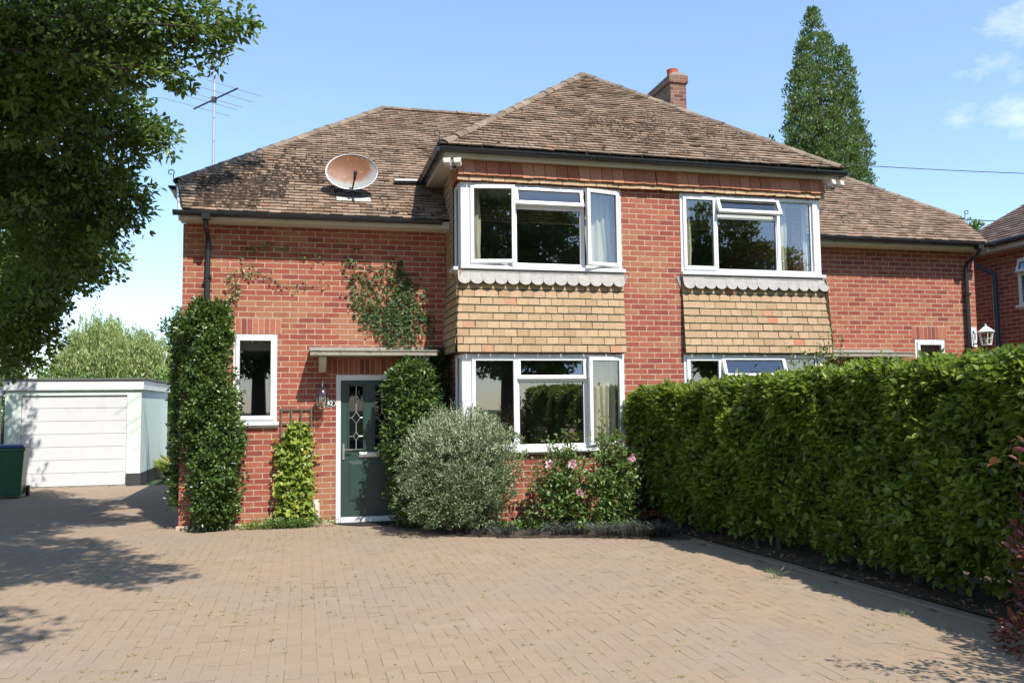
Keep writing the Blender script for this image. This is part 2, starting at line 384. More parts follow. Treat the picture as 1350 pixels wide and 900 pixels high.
class MB:
    def __init__(s): s.v = []; s.f = []; s.r = []
    def add(s, vs, fs, r=None, M=None):
        b = len(s.v)
        if M is not None: vs = [M @ Vector(p) for p in vs]
        s.v += [tuple(p) for p in vs]
        s.f += [tuple(b + i for i in f) for f in fs]
        r = random.random() if r is None else r
        s.r += [r] * len(fs)
        return s
    def box(s, x0, x1, y0, y1, z0, z1, M=None, r=None):
        v = [(x0, y0, z0), (x1, y0, z0), (x1, y1, z0), (x0, y1, z0), (x0, y0, z1), (x1, y0, z1), (x1, y1, z1), (x0, y1, z1)]
        f = [(0, 3, 2, 1), (4, 5, 6, 7), (0, 1, 5, 4), (1, 2, 6, 5), (2, 3, 7, 6), (3, 0, 4, 7)]
        return s.add(v, f, r, M)
    def prism(s, poly, axis, a, b, M=None, r=None):
        """poly = 2D points; axis 0/1/2 extruded from a to b"""
        n = len(poly)
        def P(p, t):
            if axis == 0: return (t, p[0], p[1])
            if axis == 1: return (p[0], t, p[1])
            return (p[0], p[1], t)
        v = [P(p, a) for p in poly] + [P(p, b) for p in poly]
        f = [tuple(range(n))[::-1], tuple(range(n, 2 * n))] + [(i, (i + 1) % n, n + (i + 1) % n, n + i) for i in range(n)]
        return s.add(v, f, r, M)
    def tube(s, pts, rr, n=8, cap=True, r=None):
        pts = [Vector(p) for p in pts]
        if isinstance(rr, (int, float)): rr = [rr] * len(pts)
        v = []; prev = None
        for i, p in enumerate(pts):
            d = (pts[min(i + 1, len(pts) - 1)] - pts[max(i - 1, 0)])
            d = d.normalized() if d.length > 1e-9 else Vector((0, 0, 1))
            if prev is None:
                a = d.orthogonal().normalized()
            else:
                a = (prev - d * prev.dot(d)); a = a.normalized() if a.length > 1e-6 else d.orthogonal().normalized()
            prev = a; b_ = d.cross(a)
            for k in range(n):
                t = 2 * math.pi * k / n
                v.append(p + (a * math.cos(t) + b_ * math.sin(t)) * rr[i])
        f = []
        for i in range(len(pts) - 1):
            for k in range(n):
                k2 = (k + 1) % n
                f.append((i * n + k, i * n + k2, (i + 1) * n + k2, (i + 1) * n + k))
        if cap:
            f.append(tuple(range(n))[::-1]); f.append(tuple((len(pts) - 1) * n + k for k in range(n)))
        return s.add(v, f, r)
    def lathe(s, prof, c, n=20, M=None, r=None):
        """prof = [(radius, z)]"""
        v = []; f = []
        for (q, z) in prof:
            for k in range(n):
                t = 2 * math.pi * k / n
                v.append((c[0] + q * math.cos(t), c[1] + q * math.sin(t), c[2] + z))
        for i in range(len(prof) - 1):
            for k in range(n):
                k2 = (k + 1) % n
                f.append((i * n + k, i * n + k2, (i + 1) * n + k2, (i + 1) * n + k))
        f.append(tuple(range(n))[::-1]); f.append(tuple((len(prof) - 1) * n + k for k in range(n)))
        return s.add(v, f, r, M)
    def build(s, name, mat, parent=None, org=(0, 0, 0), bevel=0, smooth=False):
        me = bpy.data.meshes.new(name)
        o = bpy.data.objects.new(name, me)
        link(o, parent, org)
        off = ORG[o.name]
        me.from_pydata([(p[0] - off[0], p[1] - off[1], p[2] - off[2]) for p in s.v], [], s.f)
        me.update()
        box_uv(me, off)
        a = me.attributes.new('rnd', 'FLOAT', 'FACE'); a.data.foreach_set('value', np.array(s.r, dtype=np.float32))
        me.materials.append(mat)
        if smooth: me.polygons.foreach_set('use_smooth', [True] * len(me.polygons))
        if bevel:
            md = o.modifiers.new('bevel', 'BEVEL'); md.width = bevel; md.segments = 2; md.limit_method = 'ANGLE'; md.angle_limit = rad(40)
        if smooth:
            try:
                me.set_sharp_from_angle(angle=rad(40))
            except Exception: pass
        return o

def wall_cells(mb, axis, a0, a1, z0, z1, t0, t1, holes, top=None):
    """boxes round rectangular holes. axis 0: wall runs along X, thickness t0..t1 in Y; axis 1: the reverse"""
    A = sorted({a0, a1, *[h[0] for h in holes], *[h[1] for h in holes]})
    Z = sorted({z0, z1, *[h[2] for h in holes], *[h[3] for h in holes]})
    for i in range(len(A) - 1):
        # merge vertically
        run = None
        for j in range(len(Z) - 1):
            ca, cz = (A[i] + A[i + 1]) / 2, (Z[j] + Z[j + 1]) / 2
            inside = any(h[0] < ca < h[1] and h[2] < cz < h[3] for h in holes)
            if not inside:
                if run is None: run = [Z[j], Z[j + 1]]
                else: run[1] = Z[j + 1]
            if inside or j == len(Z) - 2:
                if run:
                    if axis == 0: mb.box(A[i], A[i + 1], t0, t1, run[0], run[1])
                    else: mb.box(t0, t1, A[i], A[i + 1], run[0], run[1])
                run = None

# ------------------------------------------------------------------ foliage helpers
def unit(a): return a / np.maximum(np.linalg.norm(a, axis=1, keepdims=True), 1e-9)
def rvec(n): return unit(rng.normal(size=(n, 3)))
class Leaves:
    def __init__(s): s.P = []; s.A = []; s.N = []; s.S = []; s.R = []
    def add(s, P, A, N, S, R):
        s.P.append(P); s.A.append(A); s.N.append(N); s.S.append(S); s.R.append(np.clip(R, 0, 1))
    def build(s, name, mat, parent=None, org=(0, 0, 0), wid=.55, fold=.18, simple=False, kind=None):
        P = np.concatenate(s.P); A = unit(np.concatenate(s.A)); N = np.concatenate(s.N); S = np.concatenate(s.S)[:, None]; R = np.concatenate(s.R)
        N = unit(N - A * (N * A).sum(1, keepdims=True)); B = np.cross(A, N)
        me = bpy.data.meshes.new(name); o = bpy.data.objects.new(name, me); link(o, parent, org)
        off = np.array(ORG[o.name]); P = P - off
        n = len(P)
        if simple:
            V = np.stack([P, P + (A * .5 + B * wid * .5) * S, P + A * S, P + (A * .5 - B * wid * .5) * S], 1).reshape(-1, 3)
            k, fp = 4, np.array([[0, 1, 2, 3]])
        else:
            up = N * fold
            V = np.stack([P, P + (A * .28 + B * wid * .45 + up * wid) * S, P + (A * .68 + B * wid * .38 + up * wid * .6) * S, P + (A - N * .10) * S,
                          P + (A * .68 - B * wid * .38 + up * wid * .6) * S, P + (A * .28 - B * wid * .45 + up * wid) * S], 1).reshape(-1, 3)
            k, fp = 6, np.array([[0, 1, 2, 3], [0, 3, 4, 5]])
        F = (np.arange(n)[:, None, None] * k + fp[None]).reshape(-1, 4)
        nf = len(F)
        me.vertices.add(len(V)); me.vertices.foreach_set('co', V.astype(np.float32).ravel())
        me.loops.add(nf * 4); me.loops.foreach_set('vertex_index', F.astype(np.int32).ravel())
        me.polygons.add(nf); me.polygons.foreach_set('loop_start', np.arange(0, nf * 4, 4, dtype=np.int32))
        me.update(calc_edges=True); me.validate()
        a = me.attributes.new('rnd', 'FLOAT', 'FACE'); a.data.foreach_set('value', np.repeat(R, len(fp)).astype(np.float32))
        me.materials.append(mat)
        if kind: o['kind'] = kind
        return o

def clump_leaves(L, C, O, m, r, size, up=.25, out=.7, bias=0.0, jitter=.28, droop=0.0, nup=.5):
    """m leaves round each clump centre C with outward direction O"""
    K = len(C)
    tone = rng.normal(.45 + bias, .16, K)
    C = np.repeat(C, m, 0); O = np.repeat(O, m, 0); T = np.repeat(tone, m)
    n = len(C); rr = np.asarray(r) if np.ndim(r) else r
    if np.ndim(r): rr = np.repeat(np.asarray(r), m)[:, None]
    off = rvec(n) * (rng.random((n, 1)) ** .45) * rr
    off[:, 2] *= .75
    A = unit(off) * .5 + O * out + rvec(n) * .6 + np.array([0, 0, up - droop])
    N = O * .5 + rvec(n) * .55 + np.array([0, 0, nup])
    S = size * rng.uniform(.55, 1.4, n)
    L.add(C + off, A, N, S, T + rng.normal(0, jitter * .5, n))

def lumpy(d, seed, amp):
    r_ = np.random.default_rng(seed); v = np.zeros(len(d))
    for k in range(7):
        w = r_.normal(size=3) * (2.2 + k * .9); v += np.cos(d @ w + r_.random() * 6.28) / (1 + k * .35)
    return 1 + amp * v / 2.2
def blob_points(c, rad3, K, seed=0, amp=.16, shell=.35):
    d = rvec(K)
    q = lumpy(d, seed, amp) * (1 - shell * rng.random(K) ** 1.6)
    return np.array(c) + d * np.array(rad3) * q[:, None], d
def limb(mb, a, b, r0, r1, wob=.08, n=6, seg=6):
    a, b = Vector(a), Vector(b); pts = []; rr = []
    L_ = (b - a).length
    for i in range(seg + 1):
        t = i / seg
        p = a.lerp(b, t)
        if 0 < i < seg: p = p + Vector((random.uniform(-1, 1), random.uniform(-1, 1), random.uniform(-.5, .5))) * wob * L_
        pts.append(p); rr.append(r0 + (r1 - r0) * t)
    mb.tube(pts, rr, n)
    return pts
# ================================================================== GROUND
def plate(name, poly, z, mat, kind='structure', thick=.03):
    b = MB(); b.prism(poly, 2, z - thick, z)
    o = b.build(name, mat); o['kind'] = kind; return o
plate('ground', [(-260, -260), (320, -260), (320, 320), (-260, 320)], -.035, M['lawn'])
plate('road', [(-80, -27), (90, -27), (90, -15.6), (-80, -15.6)], -.012, M['asphalt'])

def paving_field():
    """90 degree herringbone of 200 x 100 mm blocks, each with its own height and tone"""
    b = MB(); g = .0018
    V = []; F = []; R = []
    x0, x1, y0, y1 = -6.6, 6.75, -14.4, 7.38
    def inside(cx, cy):
        if cx < x0 or cx > x1 or cy < y0 or cy > y1: return False
        if cy > 0 and cx > .02: return False
        if cx > kerb_x(cy) - .005: return False
        if cx > 2.74 and cy > bed_y(cx): return False
        return True
    n = 150
    for i in range(-20, 20):
        for j in range(-n, n):
            # herringbone: pairs indexed on a 4-unit diagonal lattice of 0.1 m cells
            for (ax, ay, bx, by) in ((0, 0, 2, 1), (3, 0, 4, 2)):
                ox = (i * 4 + (j % 4) * 1); 
                px = ox + ax; py = j + ay
                cx0, cx1 = px * .1, (px + (bx - ax)) * .1
                cy0, cy1 = py * .1, (py + (by - ay)) * .1
                cx, cy = (cx0 + cx1) / 2, (cy0 + cy1) / 2
                if not inside(cx, cy): continue
                g = .0002 + .0016 * max(0, min(1, .15 + .4 * math.sin(cx * 1.3 + 2 * math.sin(cy * .7)) * math.sin(cy * 1.1 + 1) + random.gauss(0, .28)))
                z = random.gauss(0, .0006); tx = random.gauss(0, .0004); ty = random.gauss(0, .0004)
                k = len(V); e = .0014
                V += [(cx0 + g, cy0 + g, z - tx - ty - e), (cx1 - g, cy0 + g, z + tx - ty - e), (cx1 - g, cy1 - g, z + tx + ty - e), (cx0 + g, cy1 - g, z - tx + ty - e)]
                V += [(cx0 + g + e, cy0 + g + e, z - tx - ty), (cx1 - g - e, cy0 + g + e, z + tx - ty), (cx1 - g - e, cy1 - g - e, z + tx + ty), (cx0 + g + e, cy1 - g - e, z - tx + ty)]
                F += [(k + 4, k + 5, k + 6, k + 7), (k, k + 1, k + 5, k + 4), (k + 1, k + 2, k + 6, k + 5), (k + 2, k + 3, k + 7, k + 6), (k + 3, k, k + 4, k + 7)]
                q = random.random(); R += [q] * 5
    b.v = V; b.f = F; b.r = R
    o = b.build('driveway', M['paving']); o['kind'] = 'structure'
def kerb_x(y):
    return 6.02 + max(0, (-2.2 - y)) * .085
def bed_y(x):
    pts = [(2.74, -.62), (3.1, -1.15), (3.6, -1.75), (4.17, -2.02), (4.9, -2.22), (5.66, -2.62), (7, -3.1)]
    for (xa, ya), (xb, yb) in zip(pts, pts[1:]):
        if x <= xb: return ya + (yb - ya) * (x - xa) / (xb - xa)
    return -3
# the joint bed lies 7 mm under the block tops
plate('joint_bed', [(-6.62, -14.45), (7.02, -14.45), (6.45, -7.4), (6.03, -2.9), (6.0, -.2), (-0.0, -.0), (-.0, 7.4), (-6.62, 7.4)], -.0040, M['joint'], thick=.02)
paving_field()
bs = MB(); bs.prism([(2.76, -.6), (3.1, -1.12), (3.6, -1.72), (4.17, -2.0), (4.9, -2.2), (5.66, -2.6), (6.1, -2.75), (6.1, -.99), (3.6, -.99), (3.6, -.01), (2.76, -.01)], 2, -.02, .018)
soil_o = bs.build('flower_bed_soil', M['soil']); soil_o['kind'] = 'structure'
# soil strip under the hedge with an uneven surface
def soil_strip():
    b = MB(); nx, ny = 10, 60; V = []
    for j in range(ny + 1):
        y = -.95 + (-9.6 + .95) * j / ny
        xa = kerb_x(y) + .14
        for i in range(nx + 1):
            V.append((xa + 1.9 * i / nx, y, .012 + (.05 * random.random() if i else 0)))
    F = [(j * (nx + 1) + i, (j + 1) * (nx + 1) + i, (j + 1) * (nx + 1) + i + 1, j * (nx + 1) + i + 1) for j in range(ny) for i in range(nx)]
    b.add(V, F, .5); o = b.build('hedge_soil', M['soil']); o['kind'] = 'structure'
soil_strip()
# edging: a row of long kerb blocks beside the hedge
kb = MB(); y = -2.3
while y > -9.4:
    L_ = .60
    xa, xb = kerb_x(y), kerb_x(y - L_)
    z = .004 + random.uniform(0, .004)
    kb.prism([(xa, y - .004), (xa + .13, y - .004), (xb + .13, y - L_ + .004), (xb, y - L_ + .004)], 2, -.03, z)
    y -= L_
ko = kb.build('edging_kerb', M['paving'], bevel=.004); ko['kind'] = 'structure'

# ================================================================== HOUSE
HO = thing('semi_detached_house', 'large red brick pair of houses with tile hung bay windows and brown hipped roof', 'house')
W = 12.80; BX0, BX1 = 3.65, 9.15; BY = -1.0
TH = .7536
def fz(Y): return 4.25 + (Y + .33) * TH

# --- brick walls
wb = MB()
wall_cells(wb, 0, 0, BX0, 0, 4.13, 0, .25, [(.67, 1.25, 1.42, 2.62), (2.05, 2.97, -1, 2.06)])
wb.build('wing_wall', M['brick'], HO)
wb = MB(); wall_cells(wb, 0, BX1, W, 0, 4.13, 0, .25, [(W - 1.25, W - .67, 1.42, 2.62), (W - 2.97, W - 2.05, -1, 2.06)])
wb.build('wing_wall', M['brick'], HO)
fw = MB()
for xa, xb in ((0, .25), (W - .25, W)):
    fw.prism([(.25, 0), (6.7, 0), (6.7, 4.65), (.5, 4.65), (.25, 4.45)], 0, xa, xb)
fw.box(.25, W - .25, 6.45, 6.70, 0, 4.65)
fw.build('flank_wall', M['brick'], HO)
bb = MB()
wall_cells(bb, 0, BX0, BX1, 0, 4.93, BY, BY + .22, [(BX0 - .01, 5.96, 1.02, 2.30), (BX0 - .01, 5.96, 3.49, 4.64), (6.87, BX1 + .01, 1.02, 2.30), (6.87, BX1 + .01, 3.49, 4.64)])
for xa, xb in ((BX0, BX0 + .22), (BX1 - .22, BX1)):
    wall_cells(bb, 1, BY + .22, 0, 0, 4.93, xa, xb, [(BY + .22, -.60, 1.02, 2.30), (BY + .22, -.60, 3.49, 4.64)])
    bb.box(xa, xb, 0, 1.6, 4.0, 4.93)
bb.build('bay_wall', M['brick'], HO)
# mortar plinth line proud of the wall foot
pb = MB(); pb.box(-.03, 2.03, -.045, -.001, -.02, .06); pb.build('plinth', M['mortar'], HO, bevel=.012)

# --- interior shell
ib = MB()
ib.box(.26, W - .26, .26, 6.4, .02, .08)
ib.box(BX0 + .23, BX1 - .23, BY + .23, .26, .02, .08)
ib.build('ground_floor', M['carpet'], HO)
ib = MB()
ib.box(.26, W - .26, .26, 6.4, 2.42, 2.66)
ib.box(BX0 + .23, BX1 - .23, BY + .23, .26, 2.42, 2.66)
ib.box(BX0 + .23, BX1 - .23, BY + .23, 3.8, 4.72, 4.78)
ib.build('ceiling', M['interior'], HO)
ib = MB()
ib.box(.26, W - .26, 3.9, 4.0, .08, 4.7)
ib.box(6.35, 6.47, -.75, 3.9, .08, 4.7)
ib.box(3.45, 3.55, .3, 3.9, .08, 4.7)
ib.box(9.25, 9.35, .3, 3.9, .08, 4.7)
ib.build('partition', M['interior'], HO)

# --- tile fields
def tile_field(o, ux, us, w, s, tw=.165, gauge=.100, clip=(), lift=.0040, rough=1.15, th=.020, a_off=0.0, skip=None):
    """courses of plain tiles on a plane: o origin, ux along the eave, us up the slope"""
    o = Vector(o); ux = Vector(ux).normalized(); us = Vector(us).normalized(); nn = ux.cross(us)
    if nn.z < -.01: nn = -nn
    b = MB()
    rows = int(math.ceil(s / gauge))
    for j in range(rows):
        s0 = j * gauge + random.gauss(0, .0022 * rough)
        wv = .006 * rough * math.sin(j * .7)
        a = a_off - tw + (tw / 2 if j % 2 else 0)
        k = 0
        while a < w + tw:
            aa = a + random.gauss(0, .0018); ww = tw - .0065 + random.gauss(0, .0012)
            ds = random.gauss(0, .0032 * rough) + (.012 if random.random() < .015 * rough else 0) * random.choice((-1, 1))
            dl = abs(random.gauss(0, lift)) + (.007 if random.random() < .03 * rough else 0)
            sk = random.gauss(0, .0020 * rough); mid = .002
            pts = []
            for (ds_, h0, h1) in ((0, th + dl, 2 * th + dl), (gauge + .022, 0, th)):
                for (da, kk) in ((0, -1), (ww, 1)):
                    for h in (h0, h1):
                        p = o + ux * (aa + da) + us * (s0 + ds + ds_ + sk * kk) + nn * (h + kk * sk * .6)
                        pts.append(p)
            if skip is None or not skip(o + ux * (a + tw / 2) + us * (s0 + .05)):
                # tail-left bottom/top, tail-right bottom/top, head-left.., head-right..
                f = [(0, 2, 3, 1), (1, 3, 7, 5), (0, 1, 5, 4), (2, 6, 7, 3), (0, 4, 6, 2)]
                b.add(pts, f)
            a += tw; k += 1
    if clip:
        me = bpy.data.meshes.new('t'); me.from_pydata(b.v, [], b.f)
        bm = bmesh.new(); bm.from_mesh(me)
        ly = bm.faces.layers.float.new('r')
        bm.faces.ensure_lookup_table()
        for i, f in enumerate(bm.faces): f[ly] = b.r[i]
        for co, no in clip:
            bmesh.ops.bisect_plane(bm, geom=bm.verts[:] + bm.edges[:] + bm.faces[:], plane_co=Vector(co), plane_no=Vector(no), clear_outer=True)
        c = MB(); bm.verts.index_update()
        c.v = [tuple(v.co) for v in bm.verts]; c.f = [tuple(v.index for v in f.verts) for f in bm.faces]; c.r = [f[ly] for f in bm.faces]
        bm.free(); bpy.data.meshes.remove(me)
        return c
    return b
def merge(*bs):
    c = MB()
    for b in bs:
        k = len(c.v); c.v += b.v; c.f += [tuple(i + k for i in f) for f in b.f]; c.r += b.r
    return c

cs = 1 / math.sqrt(1 + TH * TH)
UP = Vector((0, cs, TH * cs))
YE = .40; EZ = fz(YE) + .0          # side eave corner
HA = 3.14                            # run of the hips
YR = YE + HA; ZR = fz(YR)
main = tile_field((-.35, -.36, fz(-.36)), (1, 0, 0), UP, 13.5, (YR + .36) / cs, clip=[
    ((.03, -.33, 0), (-.73, -.17, 0)), ((W - .03, -.33, 0), (.73, -.17, 0)),
    ((-.14, YE, 0), (-1, 1, 0)), ((W + .14, YE, 0), (1, 1, 0))],
    skip=lambda p: 3.9 < p.x < 8.9 and p.y > .3 and p.z < 5.03 + min(p.x - 3.4, 9.4 - p.x) * .7813 - .25)
UL = Vector((cs, 0, TH * cs)); UR = Vector((-cs, 0, TH * cs))
lefth = tile_field((-.17, YE + 6.31, EZ - .02), (0, -1, 0), UL, 6.38, HA / cs, clip=[((-.14, YE, 0), (1, -1, 0)), ((-.14, YE + 6.28, 0), (1, 1, 0))])
righth = tile_field((W + .17, YE - .03, EZ - .02), (0, 1, 0), UR, 6.38, HA / cs, clip=[((W + .14, YE, 0), (-1, -1, 0)), ((W + .14, YE + 6.28, 0), (-1, 1, 0))])
# bay roof
TB = .7813; cb = 1 / math.sqrt(1 + TB * TB)
BE = 5.075; bx0, bx1, by0 = 3.38, 9.42, -1.20; bh = (bx1 - bx0) / 2; bcx = (bx0 + bx1) / 2
BAZ = BE + bh * TB; BAY = by0 + bh
bfront = tile_field((bx0 - .1, by0 - .02, BE - .015), (1, 0, 0), (0, cb, TB * cb), bh * 2 + .2, bh / cb + .05, clip=[((bx0, by0, 0), (-1, 1, 0)), ((bx1, by0, 0), (1, 1, 0))])
bleft = tile_field((bx0 - .02, 4.2, BE - .015), (0, -1, 0), (cb, 0, TB * cb), 5.7, bh / cb + .03, clip=[((bx0, by0, 0), (1, -1, 0)), ((bcx, 0, 0), (1, 0, 0))],
                   skip=lambda p: p.z < fz(p.y) - .12)
bright = tile_field((bx1 + .02, by0 - .1, BE - .015), (0, 1, 0), (-cb, 0, TB * cb), 5.7, bh / cb + .03, clip=[((bx1, by0, 0), (-1, -1, 0)), ((bcx, 0, 0), (-1, 0, 0))],
                    skip=lambda p: p.z < fz(p.y) - .12)
roof = merge(main, lefth, righth, bfront, bleft, bright).build('roof', M['roof_tile'], HO)
# boarding under the tiles and the plain rear slope
ub = MB(); d = .012
def pz(x, y, z): return (x, y, z - d)
ub.add([pz(.03, -.33, 4.25), pz(W - .03, -.33, 4.25), pz(W + .14, YE, EZ), pz(W + .14 - HA, YR, ZR), pz(-.14 + HA, YR, ZR), pz(-.14, YE, EZ)], [(0, 1, 2, 3, 4, 5)], .5)
ub.add([pz(-.14, YE, EZ), pz(-.14 + HA, YR, ZR), pz(-.14, YR + HA, EZ)], [(0, 1, 2)], .5)
ub.add([pz(W + .14, YE, EZ), pz(W + .14 - HA, YR, ZR), pz(W + .14, YR + HA, EZ)], [(0, 2, 1)], .5)
ub.add([pz(bx0, by0, BE), pz(bx1, by0, BE), pz(bcx, BAY, BAZ)], [(0, 1, 2)], .5)
ub.add([pz(bx0, by0, BE), pz(bcx, BAY, BAZ), pz(bcx, 4.2, BAZ), pz(bx0, .72, BE)], [(0, 1, 2, 3)], .5)
ub.add([pz(bx1, by0, BE), pz(bcx, BAY, BAZ), pz(bcx, 4.2, BAZ), pz(bx1, .72, BE)], [(0, 3, 2, 1)], .5)
ub.build('roof_boarding', M['felt'], HO)
rb = MB(); rb.add([(-.14, YR + HA, EZ), (-.14 + HA, YR, ZR), (W + .14 - HA, YR, ZR), (W + .14, YR + HA, EZ)], [(0, 1, 2, 3)], .5)
rb.build('rear_roof_slope', M['roof_tile'], HO)

def hip_line(mb, a, b, r=.095, step=.28, drop=.045):
    a, b = Vector(a), Vector(b); L_ = (b - a).length; n = max(1, round(L_ / step)); d = (b - a) / n
    side = d.cross(Vector((0, 0, 1))).normalized(); up = side.cross(d).normalized()
    if up.z < 0: up = -up
    for i in range(n):
        p = a + d * i; q = p + d * .985
        p = p + Vector((0, 0, random.gauss(0, .004))) + side * random.gauss(0, .005)
        V = []; K = 9
        for pp, rr in ((p, r * 1.07), (q, r * .97)):
            for rad_ in (rr, rr - .016):
                for k in range(K):
                    t = math.pi * (.06 + .88 * k / (K - 1))
                    V.append(pp + side * math.cos(t) * rad_ + up * (math.sin(t) * rad_ * .85 - drop))
        F = []
        for k in range(K - 1):
            F += [(k, k + 1, 2 * K + k + 1, 2 * K + k), (K + k, 3 * K + k, 3 * K + k + 1, K + k + 1), (k, K + k, K + k + 1, k + 1), (2 * K + k, 2 * K + k + 1, 3 * K + k + 1, 3 * K + k)]
        F += [(0, 2 * K, 3 * K, K), (K - 1, 2 * K - 1, 4 * K - 1, 3 * K - 1)]
        mb.add(V, F)
dz = Vector((0, 0, .03))
for pa, pb in (((-.14, YE, EZ), (-.14 + HA, YR, ZR)), ((W + .14, YE, EZ), (W + .14 - HA, YR, ZR)), ((bx0, by0, BE), (bcx, BAY, BAZ)), ((bx1, by0, BE), (bcx, BAY, BAZ)),
               ((-.14, YR + HA, EZ), (-.14 + HA, YR, ZR)), ((W + .14, YR + HA, EZ), (W + .14 - HA, YR, ZR))):
    hb = MB(); hip_line(hb, Vector(pa) + dz, Vector(pb) + dz); hb.build('hip_tiles', M['ridge'], roof)
for pa, pb in (((-.14 + HA, YR, ZR), (W + .14 - HA, YR, ZR)), ((bcx, BAY, BAZ), (bcx, 4.2, BAZ))):
    hb = MB(); hip_line(hb, Vector(pa) + dz, Vector(pb) + dz); hb.build('ridge_tiles', M['ridge'], roof)
# lumps of dark moss caught between the tiles
mb_ = MB()
def moss(p, s):
    v = [Vector((random.gauss(0, 1), random.gauss(0, 1), 0)).normalized() * s * random.uniform(.7, 1.3) for _ in range(6)]
    v.sort(key=lambda q: math.atan2(q.y, q.x))
    top = p + Vector((0, -.004, s * .75))
    V = [p + Vector((q.x, q.y, q.y * TH)) for q in v] + [top]
    mb_.add(V, [(i, (i + 1) % 6, 6) for i in range(6)])
def patchy(x, y, seed):
    return math.sin(x * 2.3 + seed) * math.sin(y * 3.1 + seed * 2) + math.sin(x * 5.1 + y * 4.3 + seed) * .6
for _ in range(5200):
    x = random.uniform(-.1, 3.5); y = -.3 + abs(random.gauss(0, 1.3))
    if x < .15 + max(0, y - .4): continue
    k = (2.2 - x * .9 if x < 2.2 else .06) - y * .25
    if random.random() < max(.05, k * .75) and (patchy(x, y, 1) > -.1 or x < 1):
        j = round((y + .36) / cs / .1); yy = -.36 + j * .1 * cs + random.uniform(-.006, .006)
        moss(Vector((x, yy, fz(yy) + .040)), random.uniform(.016, .045))
for _ in range(4200):
    x = random.uniform(3.7, 9.2); y = by0 + abs(random.gauss(.85, .45))
    hh = min(x - bx0, bx1 - x)
    if y - by0 > hh - .12 or y - by0 < .05: continue
    if patchy(x, y, 3) > .15 or (5.6 < x < 8.4 and .7 < y - by0 < 1.3 and random.random() < .45):
        j = round((y - by0) / cb / .1); yy = by0 - .02 + j * .1 * cb
        moss(Vector((x + 0, yy, BE + (yy - by0) * TB + .036)), random.uniform(.012, .034))
for _ in range(900):
    x = random.uniform(9.5, 12.7); y = -.3 + abs(random.gauss(0, 1.6))
    if y - .4 > W + .3 - x - .2: continue
    if patchy(x, y, 5) > .2:
        j = round((y + .36) / cs / .1); yy = -.36 + j * .1 * cs
        moss(Vector((x, yy, fz(yy) + .038)), random.uniform(.012, .028))
mo = mb_.build('roof_moss', M['moss'], roof); mo['kind'] = 'stuff'

# --- chimney
cx0, cx1, cy0, cy1, cz = 9.09, 9.45, 4.0, 5.17, 8.52
cb_ = MB(); cb_.box(cx0, cx1, cy0, cy1, 6.4, cz - .16); cb_.box(cx0 - .035, cx1 + .035, cy0 - .035, cy1 + .035, cz - .16, cz)
ch = cb_.build('chimney', M['brick_old'], HO)
c2 = MB(); c2.prism([(cx0 - .03, cz + .001), (cx1 + .03, cz + .001), (cx1 - .08, cz + .06), (cx0 + .08, cz + .06)], 1, cy0 - .03, cy1 + .03); c2.build('flaunching', M['stone'], ch)
c3 = MB(); c3.lathe([(.13, 0), (.13, .05), (.115, .06), (.115, .17), (.125, .19), (.09, .19)], (cx0 + .17, cy0 + .25, cz + .02), 20); c3.build('chimney_pot', M['terracotta'], ch, smooth=True)

# --- fascias, soffits, gutters
def gutter(pts, name='gutter', closed_rings=1.7):
    g = MB(); K = 9; r = .063
    P = [Vector(p) for p in pts]
    def ring(p, s1, r):
        return [p + s1 * math.cos(t) * r + Vector((0, 0, 1)) * (math.sin(t) * r) for t in [math.pi + math.pi * k / (K - 1) for k in range(K)]]
    for a, b_ in zip(P, P[1:]):
        d = (b_ - a).normalized(); s1 = d.cross(Vector((0, 0, 1)))
        def seg(a, b_, r, ri):
            V = ring(a, s1, r) + ring(b_, s1, r) + ring(a, s1, ri) + ring(b_, s1, ri); F = []
            for k in range(K - 1):
                F += [(k, k + 1, K + k + 1, K + k), (2 * K + k, 3 * K + k, 3 * K + k + 1, 2 * K + k + 1)]
                F += [(k, 2 * K + k, 2 * K + k + 1, k + 1), (K + k, K + k + 1, 3 * K + k + 1, 3 * K + k)]
            F += [(0, K, 3 * K, 2 * K), (K - 1, 3 * K - 1, 4 * K - 1, 2 * K - 1)]
            g.add(V, F)
        seg(a, b_, r, r - .004)
        for e, dd in ((a, d), (b_, -d)):
            V = ring(e - dd * .003, s1, r + .002) ; g.add(V, [tuple(range(K))])
        L_ = (b_ - a).length; t = .5
        while t < L_ - .1:
            w_ = .045 if (int(t * 10) % 3) else .11
            seg(a + d * t, a + d * (t + w_), r + .006, r + .001); t += closed_rings * random.uniform(.48, .56)
    return g.build(name, M['black'], HO)
gutter([(-.08, -.375, 4.225), (3.50, -.375, 4.235)])
gutter([(9.32, -.375, 4.235), (W + .08, -.375, 4.225)])
gutter([(bx0 - .03, by0 - .05, 5.03), (bx1 + .03, by0 - .05, 5.02)])
gutter([(bx0 - .045, by0 - .06, 5.03), (bx0 - .045, .74, 5.04)])
gutter([(bx1 + .045, by0 - .06, 5.02), (bx1 + .045, .74, 5.03)])
gutter([(-.20, .40, EZ - .05), (-.20, 6.7, EZ - .05)])
gutter([(W + .20, .40, EZ - .05), (W + .20, 6.7, EZ - .05)])
gg = MB(); gg.tube([(2.92, .55, fz(.55) + .10), (3.38, .60, fz(.55) + .13)], .045, 8); gg.build('gutter', M['black'], HO)
fb = MB()
fb.box(-.02, 3.63, -.305, -.285, 4.135, 4.235); fb.box(-.02, 3.63, -.285, 0, 4.133, 4.15)
fb.box(9.17, W + .02, -.305, -.285, 4.135, 4.235); fb.box(9.17, W + .02, -.285, 0, 4.133, 4.15)
